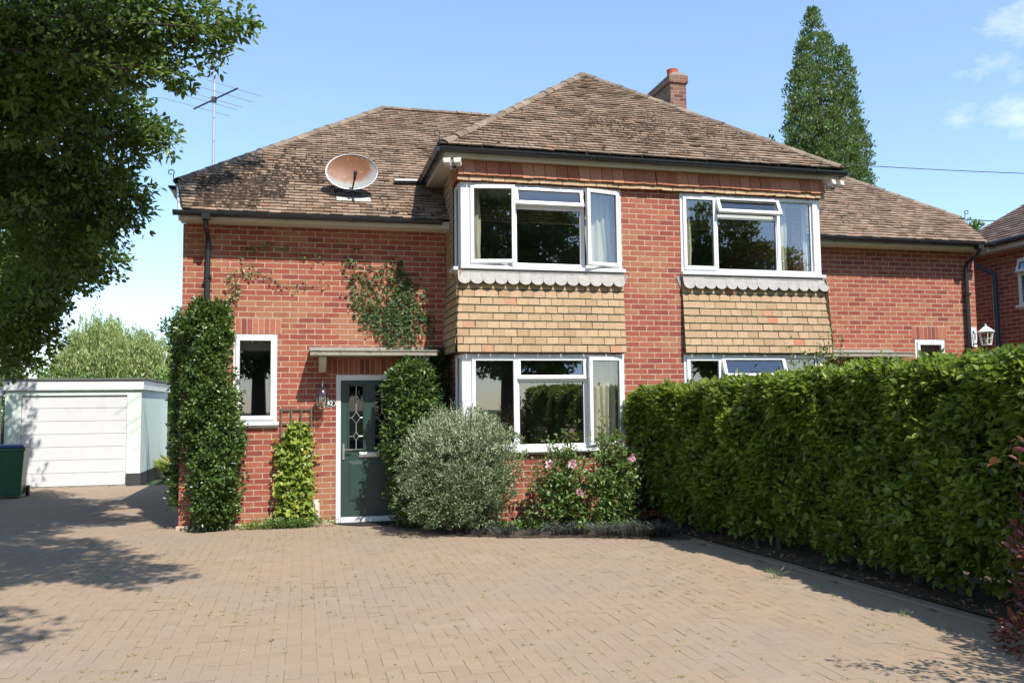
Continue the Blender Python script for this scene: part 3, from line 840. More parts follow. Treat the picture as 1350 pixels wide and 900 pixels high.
fb.box(bx0 + .03, bx1 - .03, by0 + .03, by0 + .05, 4.925, 5.06); fb.box(bx0 + .05, bx1 - .05, by0 + .05, BY, 4.932, 4.95)
for s_, xa, xb in ((-1, bx0 + .03, bx0 + .05), (1, bx1 - .05, bx1 - .03)):
    fb.box(xa, xb, by0 + .052, .85, 4.925, 5.06)
fb.box(bx0 + .052, BX0, BY, .85, 4.932, 4.95); fb.box(BX1, bx1 - .052, BY, .85, 4.932, 4.95)
fb.box(-.14, -.12, .42, 6.65, EZ - .17, EZ - .02); fb.box(W + .12, W + .14, .42, 6.65, EZ - .17, EZ - .02)
fb.box(-.12, 0, .42, 6.65, EZ - .168, EZ - .15); fb.box(W, W + .12, .42, 6.65, EZ - .168, EZ - .15)
fb.build('fascia', M['white_old'], HO)
for s_, X in ((-1, .0), (1, W)):
    vb = MB()
    a = [(X, -.32, 4.10), (X + s_ * .02, -.32, 4.10), (X + s_ * .02, -.32, 4.235), (X, -.32, 4.235)]
    b_ = [(X + s_ * .13, .40, EZ - .17), (X + s_ * .15, .40, EZ - .17), (X + s_ * .15, .40, EZ - .03), (X + s_ * .13, .40, EZ - .03)]
    vb.add(a + b_, [(0, 1, 2, 3), (4, 7, 6, 5), (0, 4, 5, 1), (1, 5, 6, 2), (2, 6, 7, 3), (3, 7, 4, 0)])
    vb.box(min(X, X + s_ * .15), max(X, X + s_ * .15), .36, .42, EZ - .22, EZ - .03)
    vb.build('verge_board', M['white'], HO)
# hip irons: small scrolls at the hip feet
def hip_iron(p, s):
    b = MB(); p = Vector(p); pts = [p + Vector((s * .03, .05, -.02)), p + Vector((-s * .02, -.01, .0)), p + Vector((-s * .03, -.02, .07))]
    for k in range(12):
        t = k / 11 * 5.2
        pts.append(p + Vector((-s * (.06 - .045 * math.cos(t) * (1 - t / 12)), -.02, .10 + .045 * math.sin(t) * (1 - t / 12))))
    b.tube(pts, .007, 6); b.build('hip_iron', M['dark_metal'], HO)
hip_iron((-.16, .36, EZ + .02), 1); hip_iron((W + .16, .36, EZ + .02), -1); hip_iron((bx0 - .02, by0 - .02, BE + .04), 1)
# downpipes
def downpipe(pts, mat, parent, r=.034, clips=()):
    b = MB(); b.tube(pts, r, 10)
    for (x, y, z) in clips: b.box(x - r - .012, x + r + .012, y - r - .008, y + r + .028, z - .02, z + .02)
    return b.build('downpipe', mat, parent)
def dp(X):
    o = downpipe([(X, -.375, 4.19), (X, -.375, 4.10), (X, -.34, 4.03), (X, -.10, 3.93), (X, -.062, 3.86), (X, -.062, 2.0), (X, -.062, .15), (X, -.10, .06)], M['black'], HO, clips=((X, -.062, 3.4), (X, -.062, 1.6)))
    b = MB(); b.box(X - .05, X + .05, -.43, -.32, 4.12, 4.235); b.build('gutter_outlet', M['black'], o)
dp(.33); dp(W - .22)

# --- tile hanging
def hanging(name, o, ux, us, w, s, mat, gauge=.107, tw=.165, strip=True, clip=(), aoff=0):
    t = tile_field(o, ux, us, w, s, tw=tw, gauge=gauge, clip=clip, lift=.0015, rough=.6, th=.011, a_off=aoff)
    ob = t.build(name, mat, HO)
    if strip:
        b = MB(); o = Vector(o); ux = Vector(ux).normalized(); us = Vector(us).normalized(); nn = Vector(ux).cross(us)
        for j in range(int(math.ceil(s / gauge))):
            p = o + us * (j * gauge)
            q = [p + nn * .004 - us * .011, p + nn * .020 - us * .011, p + nn * .020 + us * .003, p + nn * .004 + us * .003]
            b.add(q + [v + ux * w for v in q], [(0, 1, 2, 3), (7, 6, 5, 4), (0, 4, 5, 1), (1, 5, 6, 2), (2, 6, 7, 3), (3, 7, 4, 0)])
        b.build('moss_line', M['moss_gap'], ob)
    return ob
def us_f(z0, y0, z1, y1): return Vector((0, y1 - y0, z1 - z0))
usf = us_f(2.30, -1.085, 3.30, -1.015)
for xa, xb, lb in ((3.585, 5.965, 'buff hung tiles with green mossy courses, left bay'), (6.865, 9.215, 'buff hung tiles with green mossy courses, right bay')):
    o_ = hanging('tile_hanging', (xa, -1.085, 2.325), (1, 0, 0), usf, xb - xa, .96, M['buff_tile'], clip=[((xa, 0, 0), (-1, 0, 0)), ((xb, 0, 0), (1, 0, 0))])
# cheeks of the bay
for s_, X in ((-1, BX0), (1, BX1)):
    if s_ < 0:
        o1, ux = (X - .085, 0, 2.325), (0, -1, 0); up_ = Vector((.07, 0, 1.0))
    else:
        o1, ux = (X + .085, -1.09, 2.325), (0, 1, 0); up_ = Vector((-.07, 0, 1.0))
    hanging('cheek_tiles', o1, ux, up_, 1.09, 1.03, M['buff_tile'], clip=[((0, -1.09, 0), (0, -1, 0)), ((0, -.002, 0), (0, 1, 0))])
    ux2 = ux; o2 = (X - .012, 0, 3.40) if s_ < 0 else (X + .012, -.6, 3.40)
    hanging('cheek_tiles', o2, ux2, Vector((0, 0, 1)), .6, 1.48, M['buff_tile'], strip=False, clip=[((0, -.6, 0), (0, -1, 0)), ((0, 0, 4.925), (0, 0, 1))])
    o3 = (X - .03, -.6, 4.66) if s_ < 0 else (X + .03, -1.03, 4.66)
    hanging('cheek_tiles', o3, ux2, Vector((0, 0, 1)), .43, .24, M['red_tile'], strip=False, clip=[((0, -1.03, 0), (0, -1, 0)), ((0, -.6, 0), (0, 1, 0)), ((0, 0, 4.925), (0, 0, 1))])
# band of red tiles under the eaves
t1 = tile_field((3.60, -1.045, 4.645), (1, 0, 0), (0, .10, 1), 5.6, .075, tw=.165, gauge=.075, lift=.002, clip=[((3.60, 0, 0), (-1, 0, 0)), ((9.2, 0, 0), (1, 0, 0))])
t2 = tile_field((3.60, -1.065, 4.715), (1, 0, 0), (0, .12, 1), 5.6, .22, tw=.165, gauge=.22, lift=.002, a_off=.08, clip=[((3.60, 0, 0), (-1, 0, 0)), ((9.2, 0, 0), (1, 0, 0)), ((0, 0, 4.924), (0, 0, 1))])
t1.build('sunlit_tile_tails', M['buff_tile'], t2.build('eaves_tile_band', M['red_tile'], HO))  # tails are red tile too; their sunlit paleness is put into the buff colour

# scalloped lead aprons under the upper windows
def apron(x0, x1):
    b = MB(); pitch = (x1 - x0) / round((x1 - x0) / .165); n = round((x1 - x0) / pitch); r = pitch / 2 * .97
    y1, zt, zb = -1.125, 3.415, 3.30
    for i in range(n):
        a = x0 + i * pitch; c = a + pitch / 2; K = 8
        poly = [(a + .001, zt), (a + .001, zb)] + [(c + r * math.cos(t), zb - r * .78 * math.sin(t)) for t in [math.pi - math.pi * k / K for k in range(1, K)]] + [(a + pitch - .001, zb), (a + pitch - .001, zt)]
        jy = random.uniform(-.003, .003)
        V = [(x, -1.052 + (zt - z) / .2 * (y1 + 1.052) + jy, z) for x, z in poly]
        V2 = [(x, y + .006, z) for x, y, z in V]; m_ = len(V)
        b.add(V + V2, [tuple(range(m_)), tuple(range(m_, 2 * m_))[::-1]] + [(k, m_ + k, m_ + (k + 1) % m_, (k + 1) % m_) for k in range(m_)])
    b.box(x0, x1, -1.06, -.998, 3.40, 3.425)
    return b
for xa, xb, fl in ((3.60, 5.965, ((5.967, 6.05),)), (6.865, 9.20, ((6.78, 6.862),))):
    ap = apron(xa, xb)
    for (u, v) in fl:
        near = xa if abs(u - xa) < .2 or abs(v - xa) < .2 else xb
        pol = [(near, 3.42), (u if near == xa else v, 3.42), (near, 3.24)]
        if near == xa: pol = [(v, 3.42), (u, 3.42), (v, 3.22)]
        else: pol = [(u, 3.42), (v, 3.42), (u, 3.22)]
        ap.prism(pol, 1, -1.012, -1.002)
    ap.build('lead_apron', M['lead'], HO)
# soldier courses
def soldiers(x0, x1, z0, z1, y=-.004):
    m1 = MB(); m1.box(x0, x1, y + .002, .0, z0, z1)
    base = m1.build('lintel_mortar', M['mortar'], HO)
    b = MB(); n = round((x1 - x0) / .0765); p = (x1 - x0) / n
    for i in range(n): b.box(x0 + i * p + .005, x0 + (i + 1) * p - .005, y - .002, y + .03, z0 + .006, z1 - .006)
    b.build('soldier_course', M['brick_soldier'], HO, bevel=.002)
soldiers(.62, 1.30, 2.625, 2.845); soldiers(W - 1.30, W - .62, 2.625, 2.845); soldiers(1.92, 3.12, 2.065, 2.285); soldiers(W - 3.12, W - 1.92, 2.065, 2.285)

# --- windows
def RT(x, y, z, a, axis): return Matrix.Translation((x, y, z)) @ Matrix.Rotation(a, 4, axis)
def window(u0, u1, z0, z1, cells, Mw=None, sill=True, frame=.05, label=None, post=None, name='window', handle=True, sill_ext=.03):
    Mw = Mw or Matrix.Identity(4)
    f = MB(); D0, D1 = -.012, .06
    f.box(u0, u0 + frame, D0, D1, z0, z1, Mw); f.box(u1 - frame, u1, D0, D1, z0, z1, Mw)
    f.box(u0 + frame, u1 - frame, D0, D1, z0, z0 + frame, Mw); f.box(u0 + frame, u1 - frame, D0, D1, z1 - frame, z1, Mw)
    if post:
        for (a, b_) in post: f.box(a, b_, D0 - .003, D1 + .03, z0 + .001, z1 - .001, Mw)
    seen = set()
    for (a, b_, c, d_, kind, ang) in cells:
        if a > u0 + frame + .03 and ('v', a) not in seen: seen.add(('v', a)); f.box(a - .022, a + .022, D0 + .002, D1 - .002, z0 + frame, z1 - frame, Mw)
        if c > z0 + frame + .03 and ('h', a, c) not in seen: seen.add(('h', a, c)); f.box(a + .022, b_ - .022, D0 + .004, D1 - .004, c - .022, c + .022, Mw)
    fr = f.build(name, M['white'], HO, bevel=.004)
    if label: fr['label'] = label
    if sill:
        s = MB(); s.box(u0 - .012, u1 + sill_ext, -.085, .02, z0 - .045, z0 - .001, Mw); s.box(u0 - .006, u1 + sill_ext - .006, -.02, .04, z0 - .075, z0 - .046, Mw)
        s.build('sill', M['white'], fr, bevel=.005)
    for (a, b_, c, d_, kind, ang) in cells:
        fixed = kind == 'F'
        bw = .022 if fixed else .052
        y0, y1 = (.004, .04) if fixed else (-.036, .018)
        g = .018 if fixed else -.002
        A, B, C_, D_ = a + g, b_ - g, c + g, d_ - g
        if abs(a - u0) < .02: A = a + frame - .012
        if abs(b_ - u1) < .02: B = b_ - frame + .012
        if abs(c - z0) < .02: C_ = c + frame - .012
        if abs(d_ - z1) < .02: D_ = d_ - frame + .012
        T = Mw
        if ang:
            if kind == 'L': T = Mw @ RT(A, 0, 0, -rad(ang), 'Z') @ Matrix.Translation((-A, 0, 0))
            if kind == 'R': T = Mw @ RT(B, 0, 0, rad(ang), 'Z') @ Matrix.Translation((-B, 0, 0))
            if kind == 'T': T = Mw @ RT(0, 0, D_, -rad(ang), 'X') @ Matrix.Translation((0, 0, -D_))
        s = MB()
        s.box(A, A + bw, y0, y1, C_, D_, T); s.box(B - bw, B, y0, y1, C_, D_, T)
        s.box(A + bw, B - bw, y0, y1, C_, C_ + bw, T); s.box(A + bw, B - bw, y0, y1, D_ - bw, D_, T)
        so = s.build('sash' if not fixed else 'glazing_bead', M['white'], fr, bevel=.005)
        p = MB(); ym = (y0 + y1) / 2
        p.add([(A + bw - .004, ym, C_ + bw - .004), (B - bw + .004, ym, C_ + bw - .004), (B - bw + .004, ym, D_ - bw + .004), (A + bw - .004, ym, D_ - bw + .004)], [(0, 1, 2, 3)], .5, T)
        p.build('pane', M['glass'], fr)
        q = MB(); e = .007   # black rubber gasket round the glass
        q.box(A + bw, A + bw + e, ym - .008, ym - .002, C_ + bw, D_ - bw, T); q.box(B - bw - e, B - bw, ym - .008, ym - .002, C_ + bw, D_ - bw, T)
        q.box(A + bw + e, B - bw - e, ym - .008, ym - .002, C_ + bw, C_ + bw + e, T); q.box(A + bw + e, B - bw - e, ym - .008, ym - .002, D_ - bw - e, D_ - bw, T)
        q.build('gasket', M['rubber'], fr)
    return fr
FM = Matrix.Translation((0, BY, 0))
window(3.655, 5.96, 3.49, 4.64, [(3.79, 4.40, 3.49, 4.64, 'L', 9), (4.40, 5.39, 3.49, 4.34, 'F', 0), (4.40, 5.39, 4.34, 4.64, 'T', 14), (5.39, 5.96, 3.49, 4.64, 'R', 14)], FM, post=((3.66, 3.79),))
window(6.87, 9.145, 3.49, 4.64, [(6.87, 7.43, 3.49, 4.64, 'L', 0), (7.43, 8.45, 3.49, 4.33, 'F', 0), (7.43, 8.45, 4.33, 4.64, 'T', 24), (8.45, 9.03, 3.49, 4.64, 'F', 0)], FM, post=((9.03, 9.14),))
window(3.655, 5.96, 1.02, 2.30, [(3.79, 4.41, 1.02, 2.30, 'L', 0), (4.41, 5.40, 1.02, 1.96, 'F', 0), (4.41, 5.40, 1.96, 2.30, 'T', 3), (5.40, 5.96, 1.02, 2.30, 'R', 10)], FM, post=((3.66, 3.79),))
window(6.87, 9.145, 1.02, 2.30, [(6.87, 7.45, 1.02, 2.30, 'L', 0), (7.45, 8.46, 1.02, 1.95, 'F', 0), (7.45, 8.46, 1.95, 2.30, 'T', 20), (8.46, 9.03, 1.02, 2.30, 'F', 0)], FM, post=((9.03, 9.14),))
for (X, s_) in ((BX0, -1), (BX1, 1)):
    Ms = Matrix.Translation((X, 0, 0)) @ Matrix.Rotation(-s_ * math.pi / -2, 4, 'Z')
    for z0, z1 in ((3.49, 4.64), (1.02, 2.30)):
        a, b_ = (.60, .93) if s_ < 0 else (-.93, -.60)
        window(a, b_, z0, z1, [(a, b_, z0, z1, 'F', 0)], Ms, frame=.04, sill_ext=.0)
M0 = Matrix.Translation((0, .035, 0))
window(.67, 1.25, 1.42, 2.62, [(.67, 1.25, 1.42, 2.62, 'L', 0)], Matrix.Translation((0, .012, 0)), frame=.045)
window(W - 1.25, W - .67, 1.42, 2.62, [(W - 1.25, W - .67, 1.42, 2.62, 'R', 0)], Matrix.Translation((0, .012, 0)), frame=.045)

# --- curtains hang inside
def curtain(x0, x1, z0, z1, y, label, mat, flare=0.0, amp=.03, per=.09):
    b = MB(); n = int((x1 - x0) / .008); V = []; nz_ = 8
    for j in range(nz_ + 1):
        t = j / nz_
        for i in range(n + 1):
            u = i / n; x = x0 + (x1 - x0) * u * (1 + flare * (1 - t)) + .01 * math.sin(j + i * .2)
            V.append((x, y + amp * math.sin((u * (x1 - x0)) / per * 6.28 + .8 * math.sin(u * 9) + .3 * t) * (.6 + .4 * (1 - t)), z0 + (z1 - z0) * t))
    F = [(j * (n + 1) + i, j * (n + 1) + i + 1, (j + 1) * (n + 1) + i + 1, (j + 1) * (n + 1) + i) for j in range(nz_) for i in range(n)]
    b.add(V, F, .5)
    o = b.build('curtain', mat, None, (x0, y, z0), smooth=True); tag(o, label, 'curtain')
curtain(5.50, 5.88, 3.45, 4.60, -.80, 'white curtain gathered behind the open right casement of the upper left bay window', M['curtain'], .25)
curtain(3.84, 3.96, 3.45, 4.60, -.80, 'narrow pale curtain edge at the left of the upper left bay window', M['curtain'], .2)
curtain(5.46, 5.90, 1.0, 2.28, -.80, 'cream curtain hanging straight behind the right casement of the ground floor bay window', M['curtain'], .0)
curtain(6.95, 7.14, 3.45, 4.60, -.80, 'cream curtain at the left of the upper right bay window', M['curtain'], .0)
curtain(8.62, 8.72, 3.45, 4.60, -.80, 'thin pale net curtain behind the right pane of the upper right bay window', M['curtain'], .0)

# --- front door
def door_set(X0, mirror, mat, hidden=False):
    X1 = X0 + .92; f = MB()
    f.box(X0, X0 + .065, -.01, .07, 0, 2.06); f.box(X1 - .065, X1, -.01, .07, 0, 2.06); f.box(X0 + .065, X1 - .065, -.01, .07, 1.985, 2.06)
    fr = f.build('door_frame', M['white'], HO, bevel=.004)
    t = MB(); t.box(X0 + .066, X1 - .066, -.03, .07, 0, .085); t.build('threshold', M['white'], fr, bevel=.006)
    a, b_ = X0 + .07, X1 - .07; z0, z1 = .09, 1.98
    gl = [(a + .115, a + .305), (b_ - .305, b_ - .115)]; gz = (1.02, 1.90); pz_ = (.30, .85)
    d = MB(); holes = [(g0, g1, *gz) for g0, g1 in gl]
    wall_cells(d, 0, a, b_, z0, z1, .012, .055, holes)
    df = d.build('door', mat, HO)
    m_ = MB()
    for g0, g1 in gl:
        for (p, q, r_, s_) in ((g0 - .022, g0, gz[0] - .022, gz[1] + .022), (g1, g1 + .022, gz[0] - .022, gz[1] + .022), (g0, g1, gz[0] - .022, gz[0]), (g0, g1, gz[1], gz[1] + .022)):
            m_.box(p, q, -.004, .014, r_, s_)
        m_.prism([(g0 - .01, pz_[0]), (g1 + .01, pz_[0]), (g1 + .01, pz_[1]), (g0 - .01, pz_[1])], 1, .004, .013)
        m_.box(g0 + .015, g1 - .015, -.006, .006, pz_[0] + .025, pz_[1] - .025)
    m_.build('door_moulding', mat, df, bevel=.006)
    for g0, g1 in gl:
        p = MB(); p.add([(g0, .034, gz[0]), (g1, .034, gz[0]), (g1, .034, gz[1]), (g0, .034, gz[1])], [(0, 1, 2, 3)], .5); p.build('door_glass', M['glass_door'], df)
        L_ = MB(); c = (g0 + g1) / 2; y = .028; r = .0045
        zs = [(1.72, .040, .055), (1.46, .058, .082), (1.20, .040, .055)]
        prev = gz[1]
        for (z, hw, hh) in zs:
            L_.tube([(c, y, prev), (c, y, z + hh)], r, 5); prev = z - hh
            P4 = [(c, y, z + hh), (c + hw, y, z), (c, y, z - hh), (c - hw, y, z), (c, y, z + hh)]
            L_.tube(P4, r, 5); L_.tube([(c - hw, y, z), (g0, y, z)], r * .8, 5); L_.tube([(c + hw, y, z), (g1, y, z)], r * .8, 5)
        L_.tube([(c, y, prev), (c, y, gz[0])], r, 5)
        L_.build('lead_came', M['leadstrip'], df)
    lb = MB(); c = (a + b_) / 2; lb.box(c - .14, c + .14, -.006, .014, .905, .975); lb.box(c - .125, c + .125, -.014, -.006, .915, .962); lb.build('letterbox', M['chrome'], df, bevel=.004)
    hx = a + .035; h = MB(); h.box(hx - .014, hx + .014, -.002, .014, .88, 1.10); h.tube([(hx, -.002, 1.02), (hx, -.045, 1.02), (hx + .02, -.05, 1.02), (hx + .12, -.05, 1.015)], .009, 8); h.build('door_handle', M['chrome'], df, smooth=True)
door_set(2.05, False, M['door_green']); door_set(W - 2.97, True, M['door_green'])

# --- door canopies
def canopy(x0, x1):
    b = MB(); b.box(x0, x1, -.50, .0, 2.305, 2.365)
    b.prism([(-.515, 2.365), (-.0, 2.365), (-.0, 2.405), (-.515, 2.382)], 0, x0 - .015, x1 + .015)
    c = b.build('canopy', M['stone'], HO, bevel=.006)
    for x in (x0 + .12, x1 - .20):
        k = MB(); k.prism([(0, 2.10), (-.08, 2.10), (-.34, 2.25), (-.34, 2.303), (0, 2.303)], 0, x, x + .10); k.build('canopy_bracket', M['white_old'], c, bevel=.005)
    f = MB(); f.box(x0 - .01, x1 + .01, -.01, -.002, 2.40, 2.45); f.build('flashing', M['lead'], c)
canopy(1.69, 3.42); canopy(W - 3.42, W - 1.69)
# ================================================================== GARAGE
GX0, GX1, GY0, GY1 = -4.38, -1.76, 7.42, 11.05
GA = thing('garage', 'small flat roofed garage of pale mint render with white sectional door', 'garage', (-3.05, 7.42, 0))
b = MB()
wall_cells(b, 0, GX0, GX1, .26, 2.02, GY0, GY0 + .12, [(-4.08, -2.04, -1, 1.92)])
b.box(GX0, GX0 + .12, GY0 + .12, GY1, .26, 2.02); b.box(GX1 - .12, GX1, GY0 + .12, GY1, .26, 2.02); b.box(GX0 + .12, GX1 - .12, GY1 - .12, GY1, .26, 2.02)
b.build('wall', M['render'], GA)
b = MB(); b.box(-2.04, GX1 + .012, GY0 - .012, GY0 + .12, -.02, .26); b.box(GX1 - .12, GX1 + .012, GY0 + .12, GY1, -.02, .26); b.build('plinth', M['plinth'], GA)
b = MB(); b.box(GX0, -4.08, GY0, GY0 + .12, -.02, .26); b.box(GX0, GX0 + .12, GY0 + .12, GY1, -.02, .26); b.build('plinth', M['plinth'], GA)
b = MB(); b.box(GX0 - .04, GX1 + .05, GY0 - .05, GY0 - .02, 2.03, 2.23); b.box(GX1 + .02, GX1 + .05, GY0 - .02, GY1 + .05, 2.03, 2.23); b.box(GX0 - .04, GX0 - .01, GY0 - .02, GY1 + .05, 2.03, 2.23)
b.build('fascia', M['white'], GA, bevel=.004)
b = MB(); b.box(GX0 - .07, GX1 + .08, GY0 - .08, GY1 + .08, 2.232, 2.275); b.build('roof', M['felt_grey'], GA, bevel=.01)
b = MB()
for i in range(7):
    z0 = .03 + i * .27; b.box(-4.07, -2.05, GY0 + .035, GY0 + .07, z0, z0 + .2635)
b.box(-4.07, -2.05, GY0 + .072, GY0 + .09, .03, 1.9)
b.build('garage_door', M['garage_white'], GA, bevel=.006)
b = MB(); b.box(-4.09, -2.03, GY0 - .03, GY0 + .05, -.01, .022); b.build('door_sill', M['stone'], GA)
b = MB(); b.tube([(GX0 - .10, GY0 + .0, 2.1), (GX0 - .10, GY0 + .0, .1)], .035, 10); b.build('downpipe', M['white'], GA)
b = MB(); b.box(GX0 - .16, GX0 - .04, GY0 - .08, GY0 + .10, 1.92, 2.10); b.build('hopper_head', M['white'], GA, bevel=.01)
# fence left of the garage, wall and covered bicycle on its right
FE = thing('wooden_fence', 'pale weathered close boarded fence left of the garage', 'fence', (-6.5, 7.0, 0))
b = MB(); x = -9.0
while x < -4.6: b.box(x, x + .10, 7.2, 7.22 + random.random() * .006, .15, 1.45 + random.uniform(-.01, .01)); x += .105
b.build('fence_panel', M['fence_wood'], FE)
b = MB(); b.box(-9.0, -4.6, 7.225, 7.26, .4, .48); b.box(-9.0, -4.6, 7.225, 7.26, 1.2, 1.28); b.build('rail', M['timber'], FE)
for x in (-9, -7.6, -6.2, -4.65): b = MB(); b.box(x, x + .1, 7.26, 7.36, 0, 1.55); b.build('post', M['timber'], FE)
b = MB(); b.box(-1.62, 1.4, 11.9, 12.05, 0, 2.05); b.box(-1.64, 1.42, 11.88, 12.07, 2.05, 2.10)
tag(b.build('garden_wall', M['white_wall'], None, (-.1, 11.9, 0)), 'white painted garden wall seen between the garage and the ivy column', 'wall')
b = MB()
prof = []
for k in range(9):
    t = k / 8; prof.append((.05 + .36 * math.sin(math.pi * min(1, t * 1.15 + .1)) * (1 - .25 * t), t * 1.25))
b.lathe(prof, (0, 0, 0), 14)
for i, v in enumerate(b.v): b.v[i] = (-.90 + v[0] * .9 + .03 * math.sin(v[2] * 17), 9.9 + v[1] * 1.6, v[2] + .03 * math.sin(v[0] * 23 + v[1] * 9))
cv = thing('covered_bicycle', 'blue grey sheeted bicycle standing beside the garage wall', 'bicycle', (-.9, 9.9, 0))
b.build('cover', M['tarp'], cv, smooth=True)
for dy in (-.5, .5):
    w = MB(); w.tube([(-.9, 9.9 + dy + .3 * math.cos(t), .3 + .3 * math.sin(t)) for t in [i * 2 * math.pi / 20 for i in range(21)]], .02, 6, cap=False); w.build('wheel', M['rubber'], cv)

# ================================================================== WHEELIE BIN
def wheelie_bin(org, rz, label):
    root = thing('wheelie_bin', label, 'bin', (0, 0, 0))
    def fr(x0, x1, y0, y1, X0, X1, Y0, Y1, za, zb, b):
        b.add([(x0, y0, za), (x1, y0, za), (x1, y1, za), (x0, y1, za), (X0, Y0, zb), (X1, Y0, zb), (X1, Y1, zb), (X0, Y1, zb)], [(0, 3, 2, 1), (4, 5, 6, 7), (0, 1, 5, 4), (1, 2, 6, 5), (2, 3, 7, 6), (3, 0, 4, 7)])
    b = MB(); fr(-.21, .21, -.24, .22, -.27, .27, -.33, .27, .04, .90, b); b.build('body', M['bin_green'], root, bevel=.025)
    b = MB(); fr(-.29, .29, -.35, .29, -.29, .29, -.35, .29, .87, .93, b); b.build('rim', M['bin_green'], root, bevel=.012)
    b = MB(); fr(-.29, .29, -.37, .30, -.25, .25, -.32, .26, .932, .985, b); b.build('lid', M['bin_blue'], root, bevel=.02)
    b = MB(); b.tube([(-.22, .34, .90), (.22, .34, .90)], .016, 8); b.box(-.22, -.19, .28, .34, .88, .92); b.box(.19, .22, .28, .34, .88, .92); b.build('handle', M['bin_green'], root)
    for s in (-1, 1):
        b = MB(); b.tube([(s * .23, .22, .10), (s * .28, .22, .10)], .10, 16); w = b.build('wheel', M['rubber'], root)
        b = MB(); b.tube([(s * .282, .22, .10), (s * .286, .22, .10)], .05, 12); b.build('hub', M['bin_green'], w)
    root.location = org; root.rotation_euler = (0, 0, rz)
    return root
wheelie_bin((-3.70, 5.62, 0), rad(6), 'dark green wheelie bin with blue lid standing in front of the garage')

# ================================================================== NEIGHBOUR HOUSE
NX, NY, NE = 13.95, 2.10, 4.50
NH = thing('neighbouring_house', 'shaded red brick house at right edge with brown tiled hipped roof', 'house', (17, -1, 0))
b = MB(); wall_cells(b, 1, -7.0, NY - .35, 0, 4.42, NX + .28, NX + .5, [(-.95, .52, 3.30, 4.16)])
b.box(NX + .5, NX + 8, NY - .57, NY - .35, 0, 4.42); b.box(NX + .5, NX + 8, -7, -6.78, 0, 4.42); b.box(NX + 7.78, NX + 8, -6.78, NY - .57, 0, 4.42)
b.build('wall', M['brick'], NH)
b = MB(); b.box(NX + .5, NX + 7.7, -6.7, NY - .6, 2.4, 2.5); b.box(NX + 3, NX + 3.1, -6.7, NY - .6, 2.5, 4.4); b.build('floor', M['interior'], NH)
nt = tile_field((NX - .02, -7.6, NE - .015), (0, 1, 0), (cs, 0, TH * cs), 10.3, 4.3 / cs, tw=.165, gauge=.1, rough=.35, lift=.002, clip=[((NX, NY, 0), (1, 1, 0)), ((NX, -7.4, 0), (1, -1, 0))])
nt.v = [tuple(v) for v in nt.v]
# eave tiles face the camera side: tile_field works for any slope
nr = nt.build('roof', M['roof_new'], NH)
b = MB(); b.add([(NX, NY, NE - .012), (NX, -7.4, NE - .012), (NX + 4.3, -7.4 + 4.3, NE + 4.3 * TH - .012), (NX + 4.3, NY - 4.3, NE + 4.3 * TH - .012)], [(0, 1, 2, 3)], .5)
b.add([(NX, NY, NE - .012), (NX + 4.3, NY - 4.3, NE + 4.3 * TH - .012), (NX + 8.6, NY, NE - .012)], [(0, 1, 2)], .5)
b.add([(NX, -7.4, NE - .012), (NX + 4.3, -3.1, NE + 4.3 * TH - .012), (NX + 8.6, -7.4, NE - .012)], [(0, 2, 1)], .5)
b.add([(NX + 8.6, NY, NE - .012), (NX + 8.6, -7.4, NE - .012), (NX + 4.3, -3.1, NE + 4.3 * TH - .012), (NX + 4.3, NY - 4.3, NE + 4.3 * TH - .012)], [(0, 3, 2, 1)], .5)
b.build('roof_boarding', M['roof_new'], NH)
b = MB(); hip_line(b, Vector((NX, NY, NE + .02)), Vector((NX + 4.3, NY - 4.3, NE + 4.3 * TH + .02)), r=.075); b.build('hip_tiles', M['roof_new'], nr)
b = MB(); b.box(NX + .02, NX + .045, -7.35, NY - .05, NE - .16, NE - .02); b.box(NX + .045, NX + .28, -7.35, NY - .05, NE - .158, NE - .14); b.build('fascia', M['white_old'], NH)
b = MB()
b.tube([(NX - .04, -7.4, NE - .04), (NX - .04, NY, NE - .04)], .05, 10); b.build('gutter', M['black'], NH)
b = MB(); b.tube([(NX - .04, 1.28, NE - .07), (NX - .04, 1.27, 4.22), (NX + .08, 1.10, 4.05), (NX + .19, .98, 3.95), (NX + .19, .97, 3.75), (NX + .19, .97, .1)], .045, 10); b.build('downpipe', M['blue_pipe'], NH, smooth=True)
_ho = HO; HO = NH
MN = Matrix.Translation((NX + .28, 0, 0)) @ Matrix.Rotation(-math.pi / 2, 4, 'Z')
window(-.52, .95, 3.30, 4.16, [(-.52, .2, 3.30, 3.88, 'F', 0), (-.52, .2, 3.88, 4.16, 'T', 18), (.2, .95, 3.30, 4.16, 'F', 0)], MN)
HO = _ho

# ================================================================== THINGS ON THE HOUSE
def lookdir(o, d, up='Z'):
    o.rotation_euler = Vector(d).to_track_quat('-Y', up).to_euler()
# satellite dish (built in its own frame, looking along -Y)
SD = thing('satellite_dish', 'rusty oval satellite dish on a bracket on the left roof slope', 'satellite dish', (0, 0, 0))
b = MB(); rings, seg = 9, 36; V = []; F = []
for side in (0, 1):
    for i in range(rings + 1):
        q = i / rings
        for k in range(seg):
            t = 2 * math.pi * k / seg
            V.append((.365 * q * math.cos(t), -.075 * q * q + side * .008, .285 * q * math.sin(t)))
n1 = (rings + 1) * seg
for i in range(rings):
    for k in range(seg):
        k2 = (k + 1) % seg
        F.append((i * seg + k, i * seg + k2, (i + 1) * seg + k2, (i + 1) * seg + k)); F.append((n1 + i * seg + k, n1 + (i + 1) * seg + k, n1 + (i + 1) * seg + k2, n1 + i * seg + k2))
for k in range(seg): F.append((rings * seg + k, rings * seg + (k + 1) % seg, n1 + rings * seg + (k + 1) % seg, n1 + rings * seg + k))
b.add(V, F); b.build('reflector', M['dish'], SD, smooth=True)
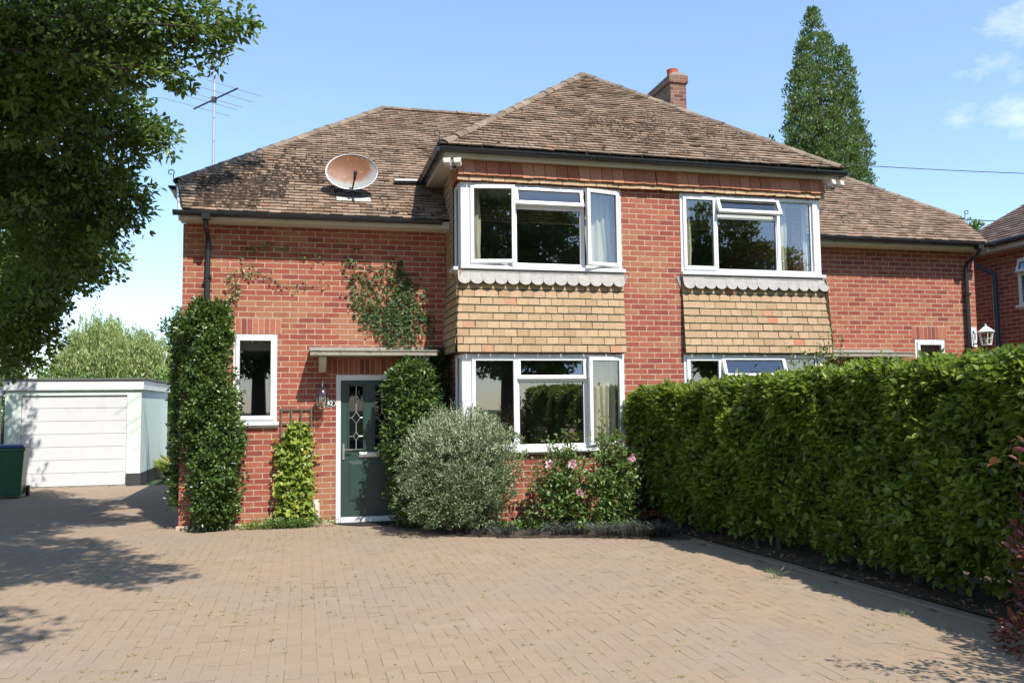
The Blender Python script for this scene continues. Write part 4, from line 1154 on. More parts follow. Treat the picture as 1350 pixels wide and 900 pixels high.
b = MB(); b.tube([(.365 * math.cos(t), -.076, .285 * math.sin(t)) for t in [2 * math.pi * i / 40 for i in range(41)]], .007, 6, cap=False); b.build('rim', M['alu'], SD, smooth=True)
b = MB(); b.tube([(.0, .03, -.30), (.02, -.12, -.27), (.05, -.24, -.20)], .012, 6); b.build('feed_arm', M['dark_metal'], SD)
b = MB(); b.tube([(.05, -.23, -.21), (.06, -.29, -.13)], .022, 10); b.tube([(.06, -.27, -.15), (.06, -.25, -.10)], .028, 10); b.build('receiver', M['dark_metal'], SD, smooth=True)
b = MB(); b.tube([(0, .01, 0), (0, .16, -.05), (0, .18, -.38)], .022, 8); b.build('bracket', M['dark_metal'], SD)
SD.location = (2.27, .13, 4.97)
lookdir(SD, (-.10, -1, .26))
b = MB(); mc = Vector((2.29, .10, fz(.10) + .045))
tb_ = Matrix.Translation(mc) @ Matrix.Rotation(math.atan(TH), 4, 'X')
b.box(-.24, .24, -.12, .10, -.0, .008, tb_)
fl = b.build('flashing_plate', M['white_old'], None, (2.29, .22, 4.7)); 
tag(fl, 'small pale lead plate on the tiles under the rusty satellite dish', 'flashing')
b = MB(); b.tube([(2.05, .10, fz(.10) + .07), (2.55, .12, fz(.12) + .07)], .014, 6); b.tube([(2.28, -.02, fz(-.02) + .05), (2.28, .30, fz(.3) + .09)], .02, 6); b.tube([(2.28, .28, fz(.3) + .09), (2.28, .30, fz(.3) + .22)], .02, 6)
tag(b.build('dish_foot', M['dark_metal'], None, (2.28, .15, 4.7)), 'black metal foot bars fixing the dish to the tiles', 'bracket')

# television aerial
TA = thing('television_aerial', 'tall grey mast with a crossed television aerial behind the left hip', 'aerial', (.07, 3.0, 5.1))
b = MB(); b.tube([(.07, 3.0, 4.95), (.07, 3.0, 7.56)], .024, 8); b.build('mast', M['alu'], TA)
b = MB(); b.tube([(-.32, 3.52, 6.93), (.50, 2.42, 6.96)], .016, 6); b.box(.03, .11, 2.95, 3.05, 6.90, 6.98); b.build('boom', M['dark_metal'], TA)
for k, (t, L_) in enumerate(((.05, .70), (.32, .62), (.45, .62), (.70, .60), (.95, .56))):
    c = Vector((-.32, 3.52, 6.95)).lerp(Vector((.50, 2.42, 6.98)), t); d = Vector((1, .70, 0)).normalized() * L_ * .92
    b = MB(); b.tube([c - d, c + d], .0065, 5); b.build('element', M['alu'], TA)
b = MB(); b.tube([(-.22, 3.25, 7.60), (.42, 2.6, 7.62)], .010, 6); b.tube([(-.06, 3.1, 7.56), (-.02, 3.06, 7.50), (.10, 2.94, 7.49), (.22, 2.82, 7.52), (.24, 2.80, 7.61)], .010, 6); b.build('upper_boom', M['dark_metal'], TA)
for k in range(11):
    c = Vector((-.22, 3.25, 7.60)).lerp(Vector((.42, 2.6, 7.62)), k / 10); b = MB(); b.tube([c - Vector((.04, -.04, -.05)), c + Vector((.04, -.04, -.05))], .0045, 4); b.build('director', M['alu'], TA)

# lamp by the door
LA = thing('wall_lantern', 'purple domed wall lantern with clear jar glass left of the front door', 'lamp', (1.86, -.02, 1.72))
b = MB(); b.lathe([(.045, 0), (.05, .01), (.05, .025), (.03, .035)], (0, 0, 0), 16, Matrix.Translation((1.86, -.0, 1.86)) @ Matrix.Rotation(rad(90), 4, 'X')); b.build('back_plate', M['purple_metal'], LA, smooth=True)
b = MB(); b.tube([(1.86, -.01, 1.86), (1.86, -.12, 1.93), (1.86, -.185, 1.93), (1.86, -.19, 1.86)], .009, 6); b.build('arm', M['purple_metal'], LA, smooth=True)
b = MB(); b.lathe([(.012, .115), (.03, .112), (.062, .09), (.078, .05), (.082, .0), (.076, 0), (.07, .045), (.02, .10)], (1.86, -.19, 1.76), 24); lsh = b.build('dome_shade', M['purple_metal'], LA, smooth=True)
b = MB(); b.tube([(1.86, -.19, 1.87), (1.86, -.19, 1.97)], .006, 6); b.build('finial', M['alu'], lsh)
b = MB(); b.lathe([(.07, 0), (.072, -.06), (.066, -.12), (.045, -.155), (.01, -.165)], (1.86, -.19, 1.758), 20); b.build('glass_jar', M['lamp_glass'], LA, smooth=True)
b = MB()
for k in range(6):
    t = k * math.pi / 3; b.tube([(1.86 + .075 * math.cos(t), -.19 + .075 * math.sin(t), 1.758), (1.86 + .074 * math.cos(t), -.19 + .074 * math.sin(t), 1.65), (1.86 + .04 * math.cos(t), -.19 + .04 * math.sin(t), 1.597), (1.86, -.19, 1.588)], .0035, 4)
b.build('wire_guard', M['alu'], LA)
b = MB(); b.lathe([(.02, 0), (.028, -.03), (.022, -.06), (.002, -.075)], (1.86, -.19, 1.75), 12); b.build('bulb', M['ink_white'], LA, smooth=True)
# house number
def text_mesh(txt, size, M4, mat, name, parent, extr=.002):
    cu = bpy.data.curves.new('t', 'FONT'); cu.body = txt; cu.size = size; cu.extrude = extr; cu.align_x = 'CENTER'; cu.align_y = 'CENTER'; cu.offset = .001
    to = bpy.data.objects.new('t', cu); COL.objects.link(to)
    dg = bpy.context.evaluated_depsgraph_get(); me = bpy.data.meshes.new_from_object(to.evaluated_get(dg))
    b = MB(); b.add([M4 @ v.co for v in me.vertices], [tuple(p.vertices) for p in me.polygons])
    bpy.data.objects.remove(to); bpy.data.meshes.remove(me)
    return b.build(name, mat, parent)
NP = thing('house_number_plaque', 'small black oval plaque with white number 42 between lantern and door', 'sign', (1.965, 0, 1.665))
b = MB(); b.prism([(1.965 + .082 * math.cos(t), 1.665 + .052 * math.sin(t)) for t in [2 * math.pi * k / 28 for k in range(28)]], 1, -.012, 0); b.build('plate', M['ink_white'], NP)
b = MB(); b.prism([(1.965 + .075 * math.cos(t), 1.665 + .045 * math.sin(t)) for t in [2 * math.pi * k / 28 for k in range(28)]], 1, -.0145, -.0125); b.build('face', M['plaque'], NP)
text_mesh('42', .085, Matrix.Translation((1.965, -.0175, 1.665)) @ Matrix.Rotation(rad(90), 4, 'X'), M['ink_white'], 'number', NP)
# coach lantern on the right corner
CL = thing('coach_lantern', 'white coach lantern on a scrolled bracket at the right corner of the house', 'lamp', (12.7, 0, 2.65))
b = MB(); b.box(12.64, 12.77, -.02, 0, 2.50, 2.84); b.build('back_plate', M['white_metal'], CL, bevel=.004)
b = MB(); b.tube([(12.70, -.02, 2.56), (12.70, -.10, 2.55), (12.70, -.15, 2.66), (12.69, -.22, 2.82), (12.67, -.30, 2.87), (12.66, -.34, 2.85)], .014, 6); b.tube([(12.70, -.02, 2.78), (12.70, -.06, 2.72), (12.70, -.05, 2.62)], .011, 6); b.build('scroll_arm', M['dark_metal'], CL, smooth=True)
c = (12.66, -.34, 2.52)
b = MB(); b.lathe([(.135, .21), (.14, .215), (.05, .29), (.015, .31), (.012, .34), (.002, .35)], c, 6); b.build('hood', M['white_metal'], CL)
b = MB()
for k in range(6):
    t = k * math.pi / 3; t2 = t + math.pi / 3
    p = lambda q, z, tt: (c[0] + q * math.cos(tt), c[1] + q * math.sin(tt), c[2] + z)
    b.tube([p(.075, 0, t), p(.11, .205, t)], .008, 5); b.tube([p(.075, 0, t), p(.075, 0, t2)], .009, 5); b.tube([p(.11, .205, t), p(.11, .205, t2)], .009, 5)
    b.tube([p(.092, .10, t), p(.092, .10, t2)], .005, 4)
b.build('cage', M['white_metal'], CL)
b = MB(); b.lathe([(.07, .005), (.103, .20)], c, 6); b.build('lantern_glass', M['lamp_glass'], CL)
b = MB(); b.lathe([(.02, .03), (.02, .10), (.005, .12)], c, 8); b.build('candle_bulb', M['ink_white'], CL)

def security_light(x, y, z, s, label):
    r = thing('security_light', label, 'security light', (x, y, z))
    b = MB(); b.box(x - .04, x + .04, y + .0, y + .10, z - .06, z + .05); b.build('junction_box', M['white_old'], r, bevel=.006)
    b = MB(); b.tube([(x, y + .02, z), (x + s * .05, y - .04, z + .01)], .012, 6); b.build('arm', M['white_old'], r)
    for k, (dx, dz_) in enumerate(((s * .10, -.01), (-s * .04, .0))):
        T = Matrix.Translation((x + dx, y - .06, z + dz_)) @ Matrix.Rotation(s * rad(25), 4, 'Z') @ Matrix.Rotation(rad(-28), 4, 'X') @ Matrix.Scale(1.15, 4)
        b = MB(); b.add([(-.035, -.03, -.03), (.035, -.03, -.03), (.035, .05, -.022), (-.035, .05, -.022), (-.05, -.05, .03), (.05, -.05, .03), (.035, .06, .03), (-.035, .06, .03)], [(0, 3, 2, 1), (4, 5, 6, 7), (0, 1, 5, 4), (1, 2, 6, 5), (2, 3, 7, 6), (3, 0, 4, 7)], None, T)
        b.build('lamp_head', M['white_old'], r, bevel=.008)
    b = MB(); b.lathe([(.001, -.035), (.022, -.028), (.032, -.008), (.032, .0)], (x, y - .02, z - .05), 12); b.build('motion_sensor', M['dark_metal'], r, smooth=True)
security_light(3.54, -1.17, 4.84, -1, 'cream twin spotlight under the left corner of the bay eaves')
security_light(9.27, -1.17, 4.84, 1, 'cream twin spotlight under the right corner of the bay eaves')

# trellis with its plant; small tap cover
TR = thing('trellis', 'weathered wooden trellis fixed to the brick between window and door', 'trellis', (1.5, 0, .2))
b = MB()
for i in range(4): x = 1.315 + i * .133; b.box(x - .011, x + .011, -.045, -.032, .15, 1.62)
b.build('upright', M['timber'], TR)
for i in range(8):
    z = .2 + i * .198; b = MB(); b.box(1.295, 1.735, -.032, -.02, z - .012, z + .012); b.build('crossbar', M['timber'], TR)
b = MB(); b.box(1.75, 1.83, -.05, -.0, .10, .34); b.tube([(1.79, -.06, .14), (1.79, -.075, .22), (1.79, -.06, .30)], .028, 8)
tag(b.build('tap_cover', M['white_old'], None, (1.79, -.03, .1)), 'small dirty white tap cover low on the wall beside the trellis', 'tap cover')
b = MB(); b.prism([(2.02 + .98 * k / 12, -.06 - .34 * math.sin(math.pi * k / 12)) for k in range(13)], 2, .004, .02)
tag(b.build('doormat', M['rubber'], None, (2.5, -.2, .0)), 'half round black doormat at the front door step', 'mat')
# wires
def wire(p, q, sag, label, r=.014):
    p, q = Vector(p), Vector(q); pts = [p.lerp(q, t / 16) - Vector((0, 0, sag * 4 * (t / 16) * (1 - t / 16))) for t in range(17)]
    b = MB(); b.tube(pts, r, 5); tag(b.build('telephone_wire', M['dark_metal'], None, tuple(p)), label, 'wire')
wire((24.2, 20, 11.99), (52, 20, 12.95), .25, 'thin upper wire crossing the blue sky right of the poplar', .018)
wire((12.98, .95, 4.98), (33.0, 18.0, 9.75), .2, 'thin lower wire running from the right hip end over the roof next door', .014)
b = MB(); b.tube([(12.94, .9, 4.97), (13.08, 1.0, 5.01)], .012, 6); b.tube([(13.0, .93, 5.0), (13.22, 1.1, 5.03)], .02, 6)
for k in range(3): b.tube([(13.05 + k * .07, .95 + k * .05, 5.01), (13.03 + k * .08, .95 + k * .05, 4.91), (13.07 + k * .07, .95 + k * .05, 4.88)], .006, 5)
tag(b.build('wire_bracket', M['dark_metal'], None, (13.1, .92, 5.0)), 'small black wire anchor with hanging loops at the right hip end', 'bracket')
# ================================================================== PLANTS
def stems_mesh(name, paths, mat, parent, r=.006):
    b = MB()
    for pts in paths:
        n = len(pts); b.tube(pts, [r * (1 - .6 * i / max(1, n - 1)) for i in range(n)], 5)
    return b.build(name, mat, parent)
def wander(a, b_, n=8, w=.06, keep_y=None):
    a, b_ = Vector(a), Vector(b_); out = []
    off = Vector((0, 0, 0))
    for i in range(n + 1):
        t = i / n; off += Vector((random.gauss(0, w), random.gauss(0, w * .3), random.gauss(0, w)))
        p = a.lerp(b_, t) + off * math.sin(math.pi * t)
        if keep_y is not None: p.y = keep_y - abs(random.gauss(0, .01))
        out.append(p)
    return out

# --- hedge (long clipped hedge on the boundary)
HG = thing('clipped_hedge', 'long clipped green hedge running from the house to the right foreground', 'hedge', (6.9, -5.2, 0))
def hx(y): return 5.93 + np.maximum(0, (-1.3 - y)) * .092
def ztop(y): return 1.77 + .155 * np.clip((-1.2 - y) / 5.5, 0, 1)
L = Leaves()
Y0, Y1 = -1.12, -9.4
# face towards the drive
K = 5200
y = rng.uniform(Y1, Y0, K); z = .16 + (1.0 - rng.random(K) ** 1.15) * 1.62
y = np.concatenate([y, rng.uniform(Y1, Y0, 900)]); z = np.concatenate([z, rng.uniform(1.3, 1.8, 900)])
K = len(y); zt = ztop(y); z = np.minimum(z * zt / 1.78, zt)
bul = .075 * np.sin(y * 1.9 + z * 2.1) + .06 * np.sin(y * 4.7 - z * 5.3 + 1) + .045 * np.sin(y * 9.1 + z * 8.0) + .03 * np.sin(y * 17 - z * 13)
low = np.clip((.62 - z) / .5, 0, 1)
rnd_corner = np.clip((z - (zt - .16)) / .16, 0, 1)
x = hx(y) + .10 - bul + low * .22 + rnd_corner ** 2 * .10 + np.abs(rng.normal(0, .05, K))
keep = rng.random(K) > low * .55 * (rng.random(K) + .4)
C = np.stack([x, y, z], 1)[keep]; O = np.tile([-1, 0, .12], (len(C), 1)) + rng.normal(0, .25, (len(C), 3))
clump_leaves(L, C, unit(O), 12, .095, .066, up=.15, out=.35, bias=.0, jitter=.42, droop=.15, nup=.95)
# top
K = 3300
y = rng.uniform(Y1, Y0, K); u = rng.random(K); x = hx(y) + .12 + u * .95
z = ztop(y) - .07 + .025 * np.sin(y * 3.3 + x * 4) + .02 * np.sin(y * 8 + 1) + rng.normal(0, .015, K)
C = np.stack([x, y, z], 1); O = np.tile([-.1, 0, 1.], (K, 1)) + rng.normal(0, .3, (K, 3))
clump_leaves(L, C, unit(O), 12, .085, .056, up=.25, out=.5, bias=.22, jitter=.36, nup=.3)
# end facing the house and the far face, inner mass
K = 700; x = hx(Y0) + .1 + rng.random(K) * .95; z = .2 + rng.random(K) * 1.5; C = np.stack([x, np.full(K, Y0 - .02) + rng.normal(0, .03, K), z], 1)
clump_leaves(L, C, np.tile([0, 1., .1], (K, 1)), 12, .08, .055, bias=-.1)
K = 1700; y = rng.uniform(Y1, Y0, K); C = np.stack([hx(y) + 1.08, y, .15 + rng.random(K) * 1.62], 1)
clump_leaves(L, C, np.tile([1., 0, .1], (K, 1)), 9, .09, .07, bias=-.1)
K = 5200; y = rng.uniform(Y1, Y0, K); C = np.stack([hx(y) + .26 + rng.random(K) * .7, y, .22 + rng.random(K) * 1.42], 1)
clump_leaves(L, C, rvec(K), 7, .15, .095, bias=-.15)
# stray shoots on top
K = 420; y = rng.uniform(Y1, Y0, K); C = np.stack([hx(y) + .1 + rng.random(K) * .8, y, ztop(y) + rng.random(K) ** 2 * .14 - .05], 1)
clump_leaves(L, C, np.tile([0, 0, 1.], (K, 1)), 6, .045, .045, bias=.35)
L.build('foliage', M['leaf_hedge'], HG, wid=.62, fold=.14)
b = MB(); yy = -1.4
while yy > -9.3:
    xb = float(hx(yy)) + random.uniform(.34, .62)
    r0 = random.uniform(.018, .04)
    for k in range(random.randint(1, 3)):
        tx = xb + random.uniform(-.3, .3); ty = yy + random.uniform(-.25, .25)
        b.tube([(xb, yy, -.02), (xb + (tx - xb) * .2, yy + (ty - yy) * .3, .35), (xb + .1 + (tx - xb) * .5, ty, .9), (xb + .12, ty, 1.4)], [r0, r0 * .8, r0 * .6, r0 * .3], 7)
    yy -= random.uniform(.22, .42)
b.build('hedge_stem', M['bark'], HG)

# --- ivy column on the left corner
IV = thing('ivy_column', 'tall dark ivy column growing up the left corner of the house', 'ivy', (.3, -.15, 0))
L = Leaves()
def col_r(z):  # left, right x limits and depth
    t = z / 3.05
    xl = np.interp(z, [0, .25, .5, 1.2, 2.2, 2.7, 3.0], [.32, .22, .19, .16, .06, .08, .20])
    xr = np.interp(z, [0, .25, .5, 1.2, 1.6, 2.3, 2.7, 3.0], [.48, .70, .74, .78, .66, .58, .64, .52])
    dp_ = np.interp(z, [0, .3, 1.0, 2.3, 3.0], [.16, .36, .42, .36, .14])
    return xl, xr, dp_
K = 1750; z = .06 + rng.random(K) * 2.98; xl, xr, dp_ = col_r(z)
th = rng.uniform(0, math.pi, K)
lum = 1 + .20 * np.sin(z * 4.3 + th * 3) + .18 * np.sin(z * 9.7 + th * 5 + 1) + .13 * np.sin(z * 19 - th * 7)
x = (xl + xr) / 2 + (xr - xl) / 2 * np.cos(th) * lum; y = -.02 - dp_ * np.sin(th) ** .7 * lum
O = unit(np.stack([np.cos(th) * .8, -np.sin(th), np.full(K, .1)], 1))
C = np.stack([x, y, z], 1) - O * np.abs(rng.normal(0, .05, K))[:, None]
thin = (z > .45) | (rng.random(K) > .45)
clump_leaves(L, C[thin], O[thin], 15, .115, .046, up=.1, out=.45, bias=-.05, jitter=.36, droop=.15, nup=.4)
K = 320; z = .3 + rng.random(K) * 2.5; C = np.stack([.0 - rng.random(K) * .10, rng.random(K) * .35, z], 1)
clump_leaves(L, C, np.tile([-1., -.2, 0], (K, 1)), 14, .08, .042, bias=-.1)
L.build('foliage', M['leaf_ivy'], IV, wid=.68, fold=.1)
stems_mesh('stem', [wander((.25 + random.uniform(-.12, .25), -.06, -.02), (random.uniform(0, .6), -.10, random.uniform(1.0, 2.6)), 7, .04) for _ in range(9)] +
           [wander((.3, -.18, .0), (.45 + random.uniform(-.2, .2), -.2, .6), 5, .03) for _ in range(6)], M['twig'], IV, .014)

# --- sparse climbers on the wall
def climber(name, label, org, paths, leaf_per_m, size, mat, spread=.05, keepy=-.018, dens=None):
    r = thing(name, label, 'climber', org)
    P = []
    for pts in paths: P.append([Vector(p) for p in pts])
    stems_mesh('stem', P, M['twig'], r, .0045)
    L = Leaves(); C = []
    for pts in P:
        for a, b_ in zip(pts, pts[1:]):
            n = max(1, int((b_ - a).length * leaf_per_m))
            for _ in range(n): C.append(a.lerp(b_, random.random()) + Vector((random.gauss(0, spread), -abs(random.gauss(.015, .012)), random.gauss(0, spread))))
    C = np.array([tuple(c) for c in C]); n = len(C)
    A = rvec(n); A[:, 1] = -np.abs(A[:, 1]) * .3; A[:, 2] -= .3
    N = np.tile([0, -1., .35], (n, 1)) + rng.normal(0, .4, (n, 3))
    L.add(C, A, N, size * rng.uniform(.6, 1.25, n), rng.normal(.5, .22, n))
    L.build('leaves', mat, r, wid=.62, fold=.1)
    return r
def wp(pts, j=.05, n=5):
    out = []
    for a, b_ in zip(pts, pts[1:]):
        w = wander((a[0], -.015, a[1]), (b_[0], -.015, b_[1]), n, j, keep_y=-.012); out += w[:-1] if out is not None else w
    out.append(Vector((pts[-1][0], -.015, pts[-1][1])))
    return out
climber('wall_vine', 'thin straggling vine spreading on bricks above the ivy column', (.6, 0, 2.9),
        [wp([(.55, 2.85), (.72, 3.2), (.80, 3.55), (.86, 3.82)]), wp([(.45, 2.9), (.6, 3.25), (.68, 3.5)]), wp([(.6, 3.0), (.75, 3.3), (.95, 3.55)], .04), wp([(.85, 3.45), (1.3, 3.30), (1.9, 3.35)], .03), wp([(.8, 3.8), (1.4, 3.78), (1.9, 3.72)], .02), wp([(.5, 2.8), (.35, 3.1), (.2, 3.2)], .03)],
        42, .040, M['leaf_ivy'], .045)
cl_paths = [wp([(3.35, 1.9), (3.1, 2.45), (2.75, 2.72), (2.45, 2.95), (2.28, 3.25), (2.27, 3.95)], .03)]
for _ in range(3): cl_paths.append(wp([(random.uniform(2.6, 3.0), 2.62), (random.uniform(2.4, 2.8), 2.95), (random.uniform(2.28, 2.6), 3.25), (random.uniform(2.26, 2.6), 3.6)], .05))
for _ in range(7): cl_paths.append(wp([(random.uniform(2.8, 3.45), 2.45), (random.uniform(2.85, 3.45), 2.9), (random.uniform(2.75, 3.2), 3.3), (random.uniform(2.8, 3.15), random.uniform(3.4, 3.85))], .05))
for _ in range(5): cl_paths.append(wp([(random.uniform(2.5, 3.0), 2.62), (random.uniform(2.4, 3.2), 2.9), (random.uniform(2.5, 3.3), 3.05)], .05))
climber('climbing_jasmine', 'leafy climber fanning up red bricks above the door canopy', (3.1, 0, 2.4), cl_paths, 50, .060, M['leaf_vine'], .075)
# plant in the shaded corner between wall and bay
L = Leaves(); K = 230; C = np.stack([rng.uniform(3.28, 3.58, K), -.06 - rng.random(K) * .18, .4 + rng.random(K) ** .8 * 2.0], 1)
CO = thing('corner_shrub', 'dark evergreen shrub filling the shaded corner left of the bay', 'shrub', (3.4, -.25, 0))
clump_leaves(L, C, np.tile([-.2, -1., .2], (K, 1)), 12, .09, .06, bias=-.1); L.build('foliage', M['leaf_ivy'], CO, wid=.5)
stems_mesh('stem', [wander((3.35, -.2, 0), (3.3 + random.uniform(-.15, .15), -.2, 2.2), 8, .04) for _ in range(5)], M['twig'], CO, .012)

# --- golden climber on the trellis
GC = thing('golden_climber', 'yellow green leafy climber covering the trellis beside the front door', 'climber', (1.5, -.1, 0))
L = Leaves(); K = 400
z = .08 + rng.random(K) * 1.30; tw = np.interp(z, [0, .3, 1.05, 1.2, 1.45], [.20, .21, .22, .16, .08]) * (1 + .16 * np.sin(z * 14))
x = 1.50 + (rng.random(K) * 2 - 1) * tw + np.where(z > 1.15, .03, 0); y = -.07 - rng.random(K) * .13 * np.interp(z, [0, .5, 1.4], [1, 1, .5])
C = np.stack([x, y, z], 1); O = np.tile([0, -1., .2], (K, 1)) + rng.normal(0, .25, (K, 3))
clump_leaves(L, C, unit(O), 7, .055, .070, up=-.1, out=.3, bias=.03, jitter=.3, droop=.35, nup=.25)
L.build('foliage', M['leaf_gold'], GC, wid=.72, fold=.12)
L = Leaves(); n = 70; C = np.stack([rng.choice([1.25, 1.76], n) + rng.normal(0, .03, n), np.full(n, -.05), rng.uniform(.3, 1.25, n)], 1)
L.add(C, rvec(n) + [0, 0, -.4], np.tile([0, -1., .3], (n, 1)) + rng.normal(0, .4, (n, 3)), .05 * rng.uniform(.6, 1.2, n), rng.normal(.95, .1, n)); L.build('new_growth', M['leaf_gold'], GC, wid=.7)['kind'] = 'stuff'
stems_mesh('stem', [wander((1.5 + random.uniform(-.15, .15), -.04, 0), (1.5 + random.uniform(-.2, .2), -.05, 1.2), 8, .03) for _ in range(7)], M['twig'], GC, .008)
def low_cover(name, label, pts_fn, K, m_, r_, size, mat, org, wid=.5, kind='stuff'):
    L = Leaves(); C = pts_fn(K); clump_leaves(L, C, np.tile([0, 0, 1.], (len(C), 1)), m_, r_, size, up=.2, out=.4)
    o = L.build(name, mat, None, org, wid=wid); tag(o, label, 'ground cover', kind=kind); return o
low_cover('ground_cover', 'bright green creeping ground cover at the foot of the trellis',
          lambda K: np.stack([1.45 + rng.normal(0, .22, K), -.13 - rng.random(K) * .17, .02 + rng.random(K) * .09], 1), 260, 12, .05, .028, M['leaf_cover'], (1.45, -.2, 0))
low_cover('low_weed', 'small yellow green weeds below the narrow window by the wall foot',
          lambda K: np.stack([.98 + rng.normal(0, .10, K), -.12 - rng.random(K) * .12, .01 + rng.random(K) * .05], 1), 60, 10, .04, .026, M['leaf_gold'], (1, -.2, 0))
low_cover('bed_ground_cover', 'low yellow green cover plants in the flower bed under the bay window',
          lambda K: (lambda x: np.stack([x, -1.25 - rng.random(K) * (.0 + (x - 3.6) * .42), .02 + rng.random(K) * .07], 1))(rng.uniform(3.9, 5.9, K)), 420, 10, .06, .032, M['leaf_cover'], (4.9, -1.8, 0))

# --- ivy bush by the door
DI = thing('door_shrub', 'glossy evergreen bush crowding the right side of the green door', 'shrub', (3.05, -.4, 0))
L = Leaves(); C = []; O = []
for (c, r3, K, sd_) in (((3.06, -.48, 1.76), (.34, .34, .48), 430, 1), ((2.98, -.58, 1.10), (.30, .36, .55), 400, 2), ((3.10, -.58, .42), (.34, .36, .42), 300, 3), ((3.22, -.62, 1.35), (.28, .3, .4), 180, 4)):
    p, d_ = blob_points(c, r3, K, sd_, .12, .3); C.append(p); O.append(d_)
C = np.concatenate(C); O = np.concatenate(O); k = (C[:, 1] < .0) & (C[:, 2] > .05); 
clump_leaves(L, C[k], O[k], 13, .085, .058, up=.1, out=.5, bias=-.08, jitter=.34, droop=.1, nup=.5)
L.build('foliage', M['leaf_ivy'], DI, wid=.5, fold=.1)
stems_mesh('stem', [wander((3.05 + random.uniform(-.08, .08), -.3, 0), (3.05 + random.uniform(-.2, .2), -.35, random.uniform(.8, 1.9)), 6, .04) for _ in range(8)], M['twig'], DI, .016)

# --- grey shrub
GS = thing('grey_shrub', 'rounded silver grey leaved shrub in front of the left bay window', 'shrub', (3.5, -1.3, 0))
paths = []; L = Leaves(); C = []; O = []
for (c, r3, K, sd_) in (((3.50, -1.42, .78), (.66, .52, .62), 1050, 1), ((3.34, -1.50, .50), (.55, .45, .42), 520, 2), ((3.72, -1.50, .55), (.52, .45, .46), 520, 3), ((3.30, -1.35, 1.16), (.36, .38, .36), 300, 5), ((3.78, -1.35, 1.20), (.36, .34, .38), 300, 4), ((3.02, -1.4, .95), (.20, .25, .30), 90, 6), ((4.12, -1.4, .95), (.26, .28, .40), 190, 7)):
    p, d_ = blob_points(c, r3, K, sd_, .16, .4); C.append(p); O.append(d_)
C = np.concatenate(C); O = np.concatenate(O)
k = (C[:, 2] > .08) & (C[:, 1] < -.98); C, O = C[k], O[k]
O = unit(O + np.array([0, 0, .7])[None] * np.clip(C[:, 2:3] - .3, 0, 1))
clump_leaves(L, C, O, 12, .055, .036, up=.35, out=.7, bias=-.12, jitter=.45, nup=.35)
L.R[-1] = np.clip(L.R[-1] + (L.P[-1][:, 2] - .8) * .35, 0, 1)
# upright new shoots over the dome
for _ in range(230):
    t = random.uniform(0, 6.28); q = math.sqrt(random.random()) * .9
    x = 3.53 + math.cos(t) * .68 * q; y = -1.40 + math.sin(t) * .45 * q; z0 = 1.46 - .60 * q * q
    n_ = 15; h_ = random.uniform(.12, .30); tt = np.linspace(0, 1, n_)
    lx, ly = (x - 3.53) * .25, (y + 1.4) * .25
    P = np.stack([x + lx * tt, y + ly * tt, z0 + h_ * tt], 1) + rng.normal(0, .008, (n_, 3))
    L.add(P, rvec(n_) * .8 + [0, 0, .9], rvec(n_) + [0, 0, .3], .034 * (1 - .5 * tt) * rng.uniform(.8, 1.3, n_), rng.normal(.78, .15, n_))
    if random.random() < .12: paths.append([Vector((x, y, z0 - .25)), Vector((x + lx * .5, y, z0 + h_ * .4)), Vector((x + lx, y + ly, z0 + h_))])
for _ in range(14):
    paths.append(wander((3.5 + random.uniform(-.1, .1), -1.42, .0), (3.5 + random.uniform(-.5, .5), -1.42 + random.uniform(-.3, .3), random.uniform(.5, 1.1)), 5, .03))
L.build('foliage', M['leaf_grey'], GS, wid=.40, fold=.1)
stems_mesh('stem', paths, M['twig'], GS, .008)

# --- roses
def rose(org, h, w, label, seed, flowers, n=16):
    random.seed(seed)
    r = thing('rose_bush', label, 'rose bush', org, 'rose bushes under the bay window'); o = Vector(org); paths = []; L = Leaves(); C = []; O = []
    for i in range(n):
        t = random.uniform(0, 6.28); a = o + Vector((random.uniform(-.08, .08), random.uniform(-.08, .08), 0)); q = random.random()
        e = o + Vector((math.cos(t) * w * q, math.sin(t) * w * .6 * q, h * random.uniform(.55, 1.0)))
        pts = wander(a, e, 6, .03); paths.append(pts)
        for k in range(2, len(pts)):
            for _ in range(5):
                p = pts[k] + Vector((random.gauss(0, .08), random.gauss(0, .07), random.gauss(0, .06))); C.append(tuple(p)); O.append((random.uniform(-1, 1), random.uniform(-1, .4), .6))
    for _ in range(int(n * 9)):
        p = o + Vector((random.gauss(0, w * .52), random.gauss(0, w * .30), abs(random.gauss(0, h * .30)) + .06)); C.append(tuple(p)); O.append((random.uniform(-1, 1), random.uniform(-1, .4), .6))
    C = np.array(C); O = unit(np.array(O)); clump_leaves(L, C, O, 6, .055, .050, up=0, out=.4, bias=.02, jitter=.4, droop=.1)
    L.build('foliage', M['leaf_rose'], r, wid=.62); stems_mesh('stem', paths, M['twig'], r, .006)
    for (fx, fy, fzz, s) in flowers:
        F_L = Leaves(); c = np.array([fx, fy, fzz]); n_ = 16; d_ = rvec(n_); d_[:, 1] -= .4; d_ = unit(d_)
        F_L.add(np.tile(c, (n_, 1)) + d_ * .012, d_ + rng.normal(0, .3, (n_, 3)), rvec(n_), np.full(n_, s), rng.random(n_))
        F_L.build('flower', M['petal'], r, wid=.9, fold=.3)
rose((4.80, -1.62, 0), 1.05, .50, 'lower spreading rose bush with pale pink blooms left of the taller rose', 3, [(4.62, -1.80, .86, .055), (4.90, -1.85, .87, .06), (4.95, -2.0, .52, .048), (4.98, -1.6, 1.27, .025)], 22)
rose((5.50, -1.72, 0), 1.15, .36, 'taller bushy rose close to the hedge with one pink bloom', 8, [(5.66, -1.95, .93, .06), (5.40, -1.7, 1.30, .02)], 24)
L_ = Leaves(); ps = []
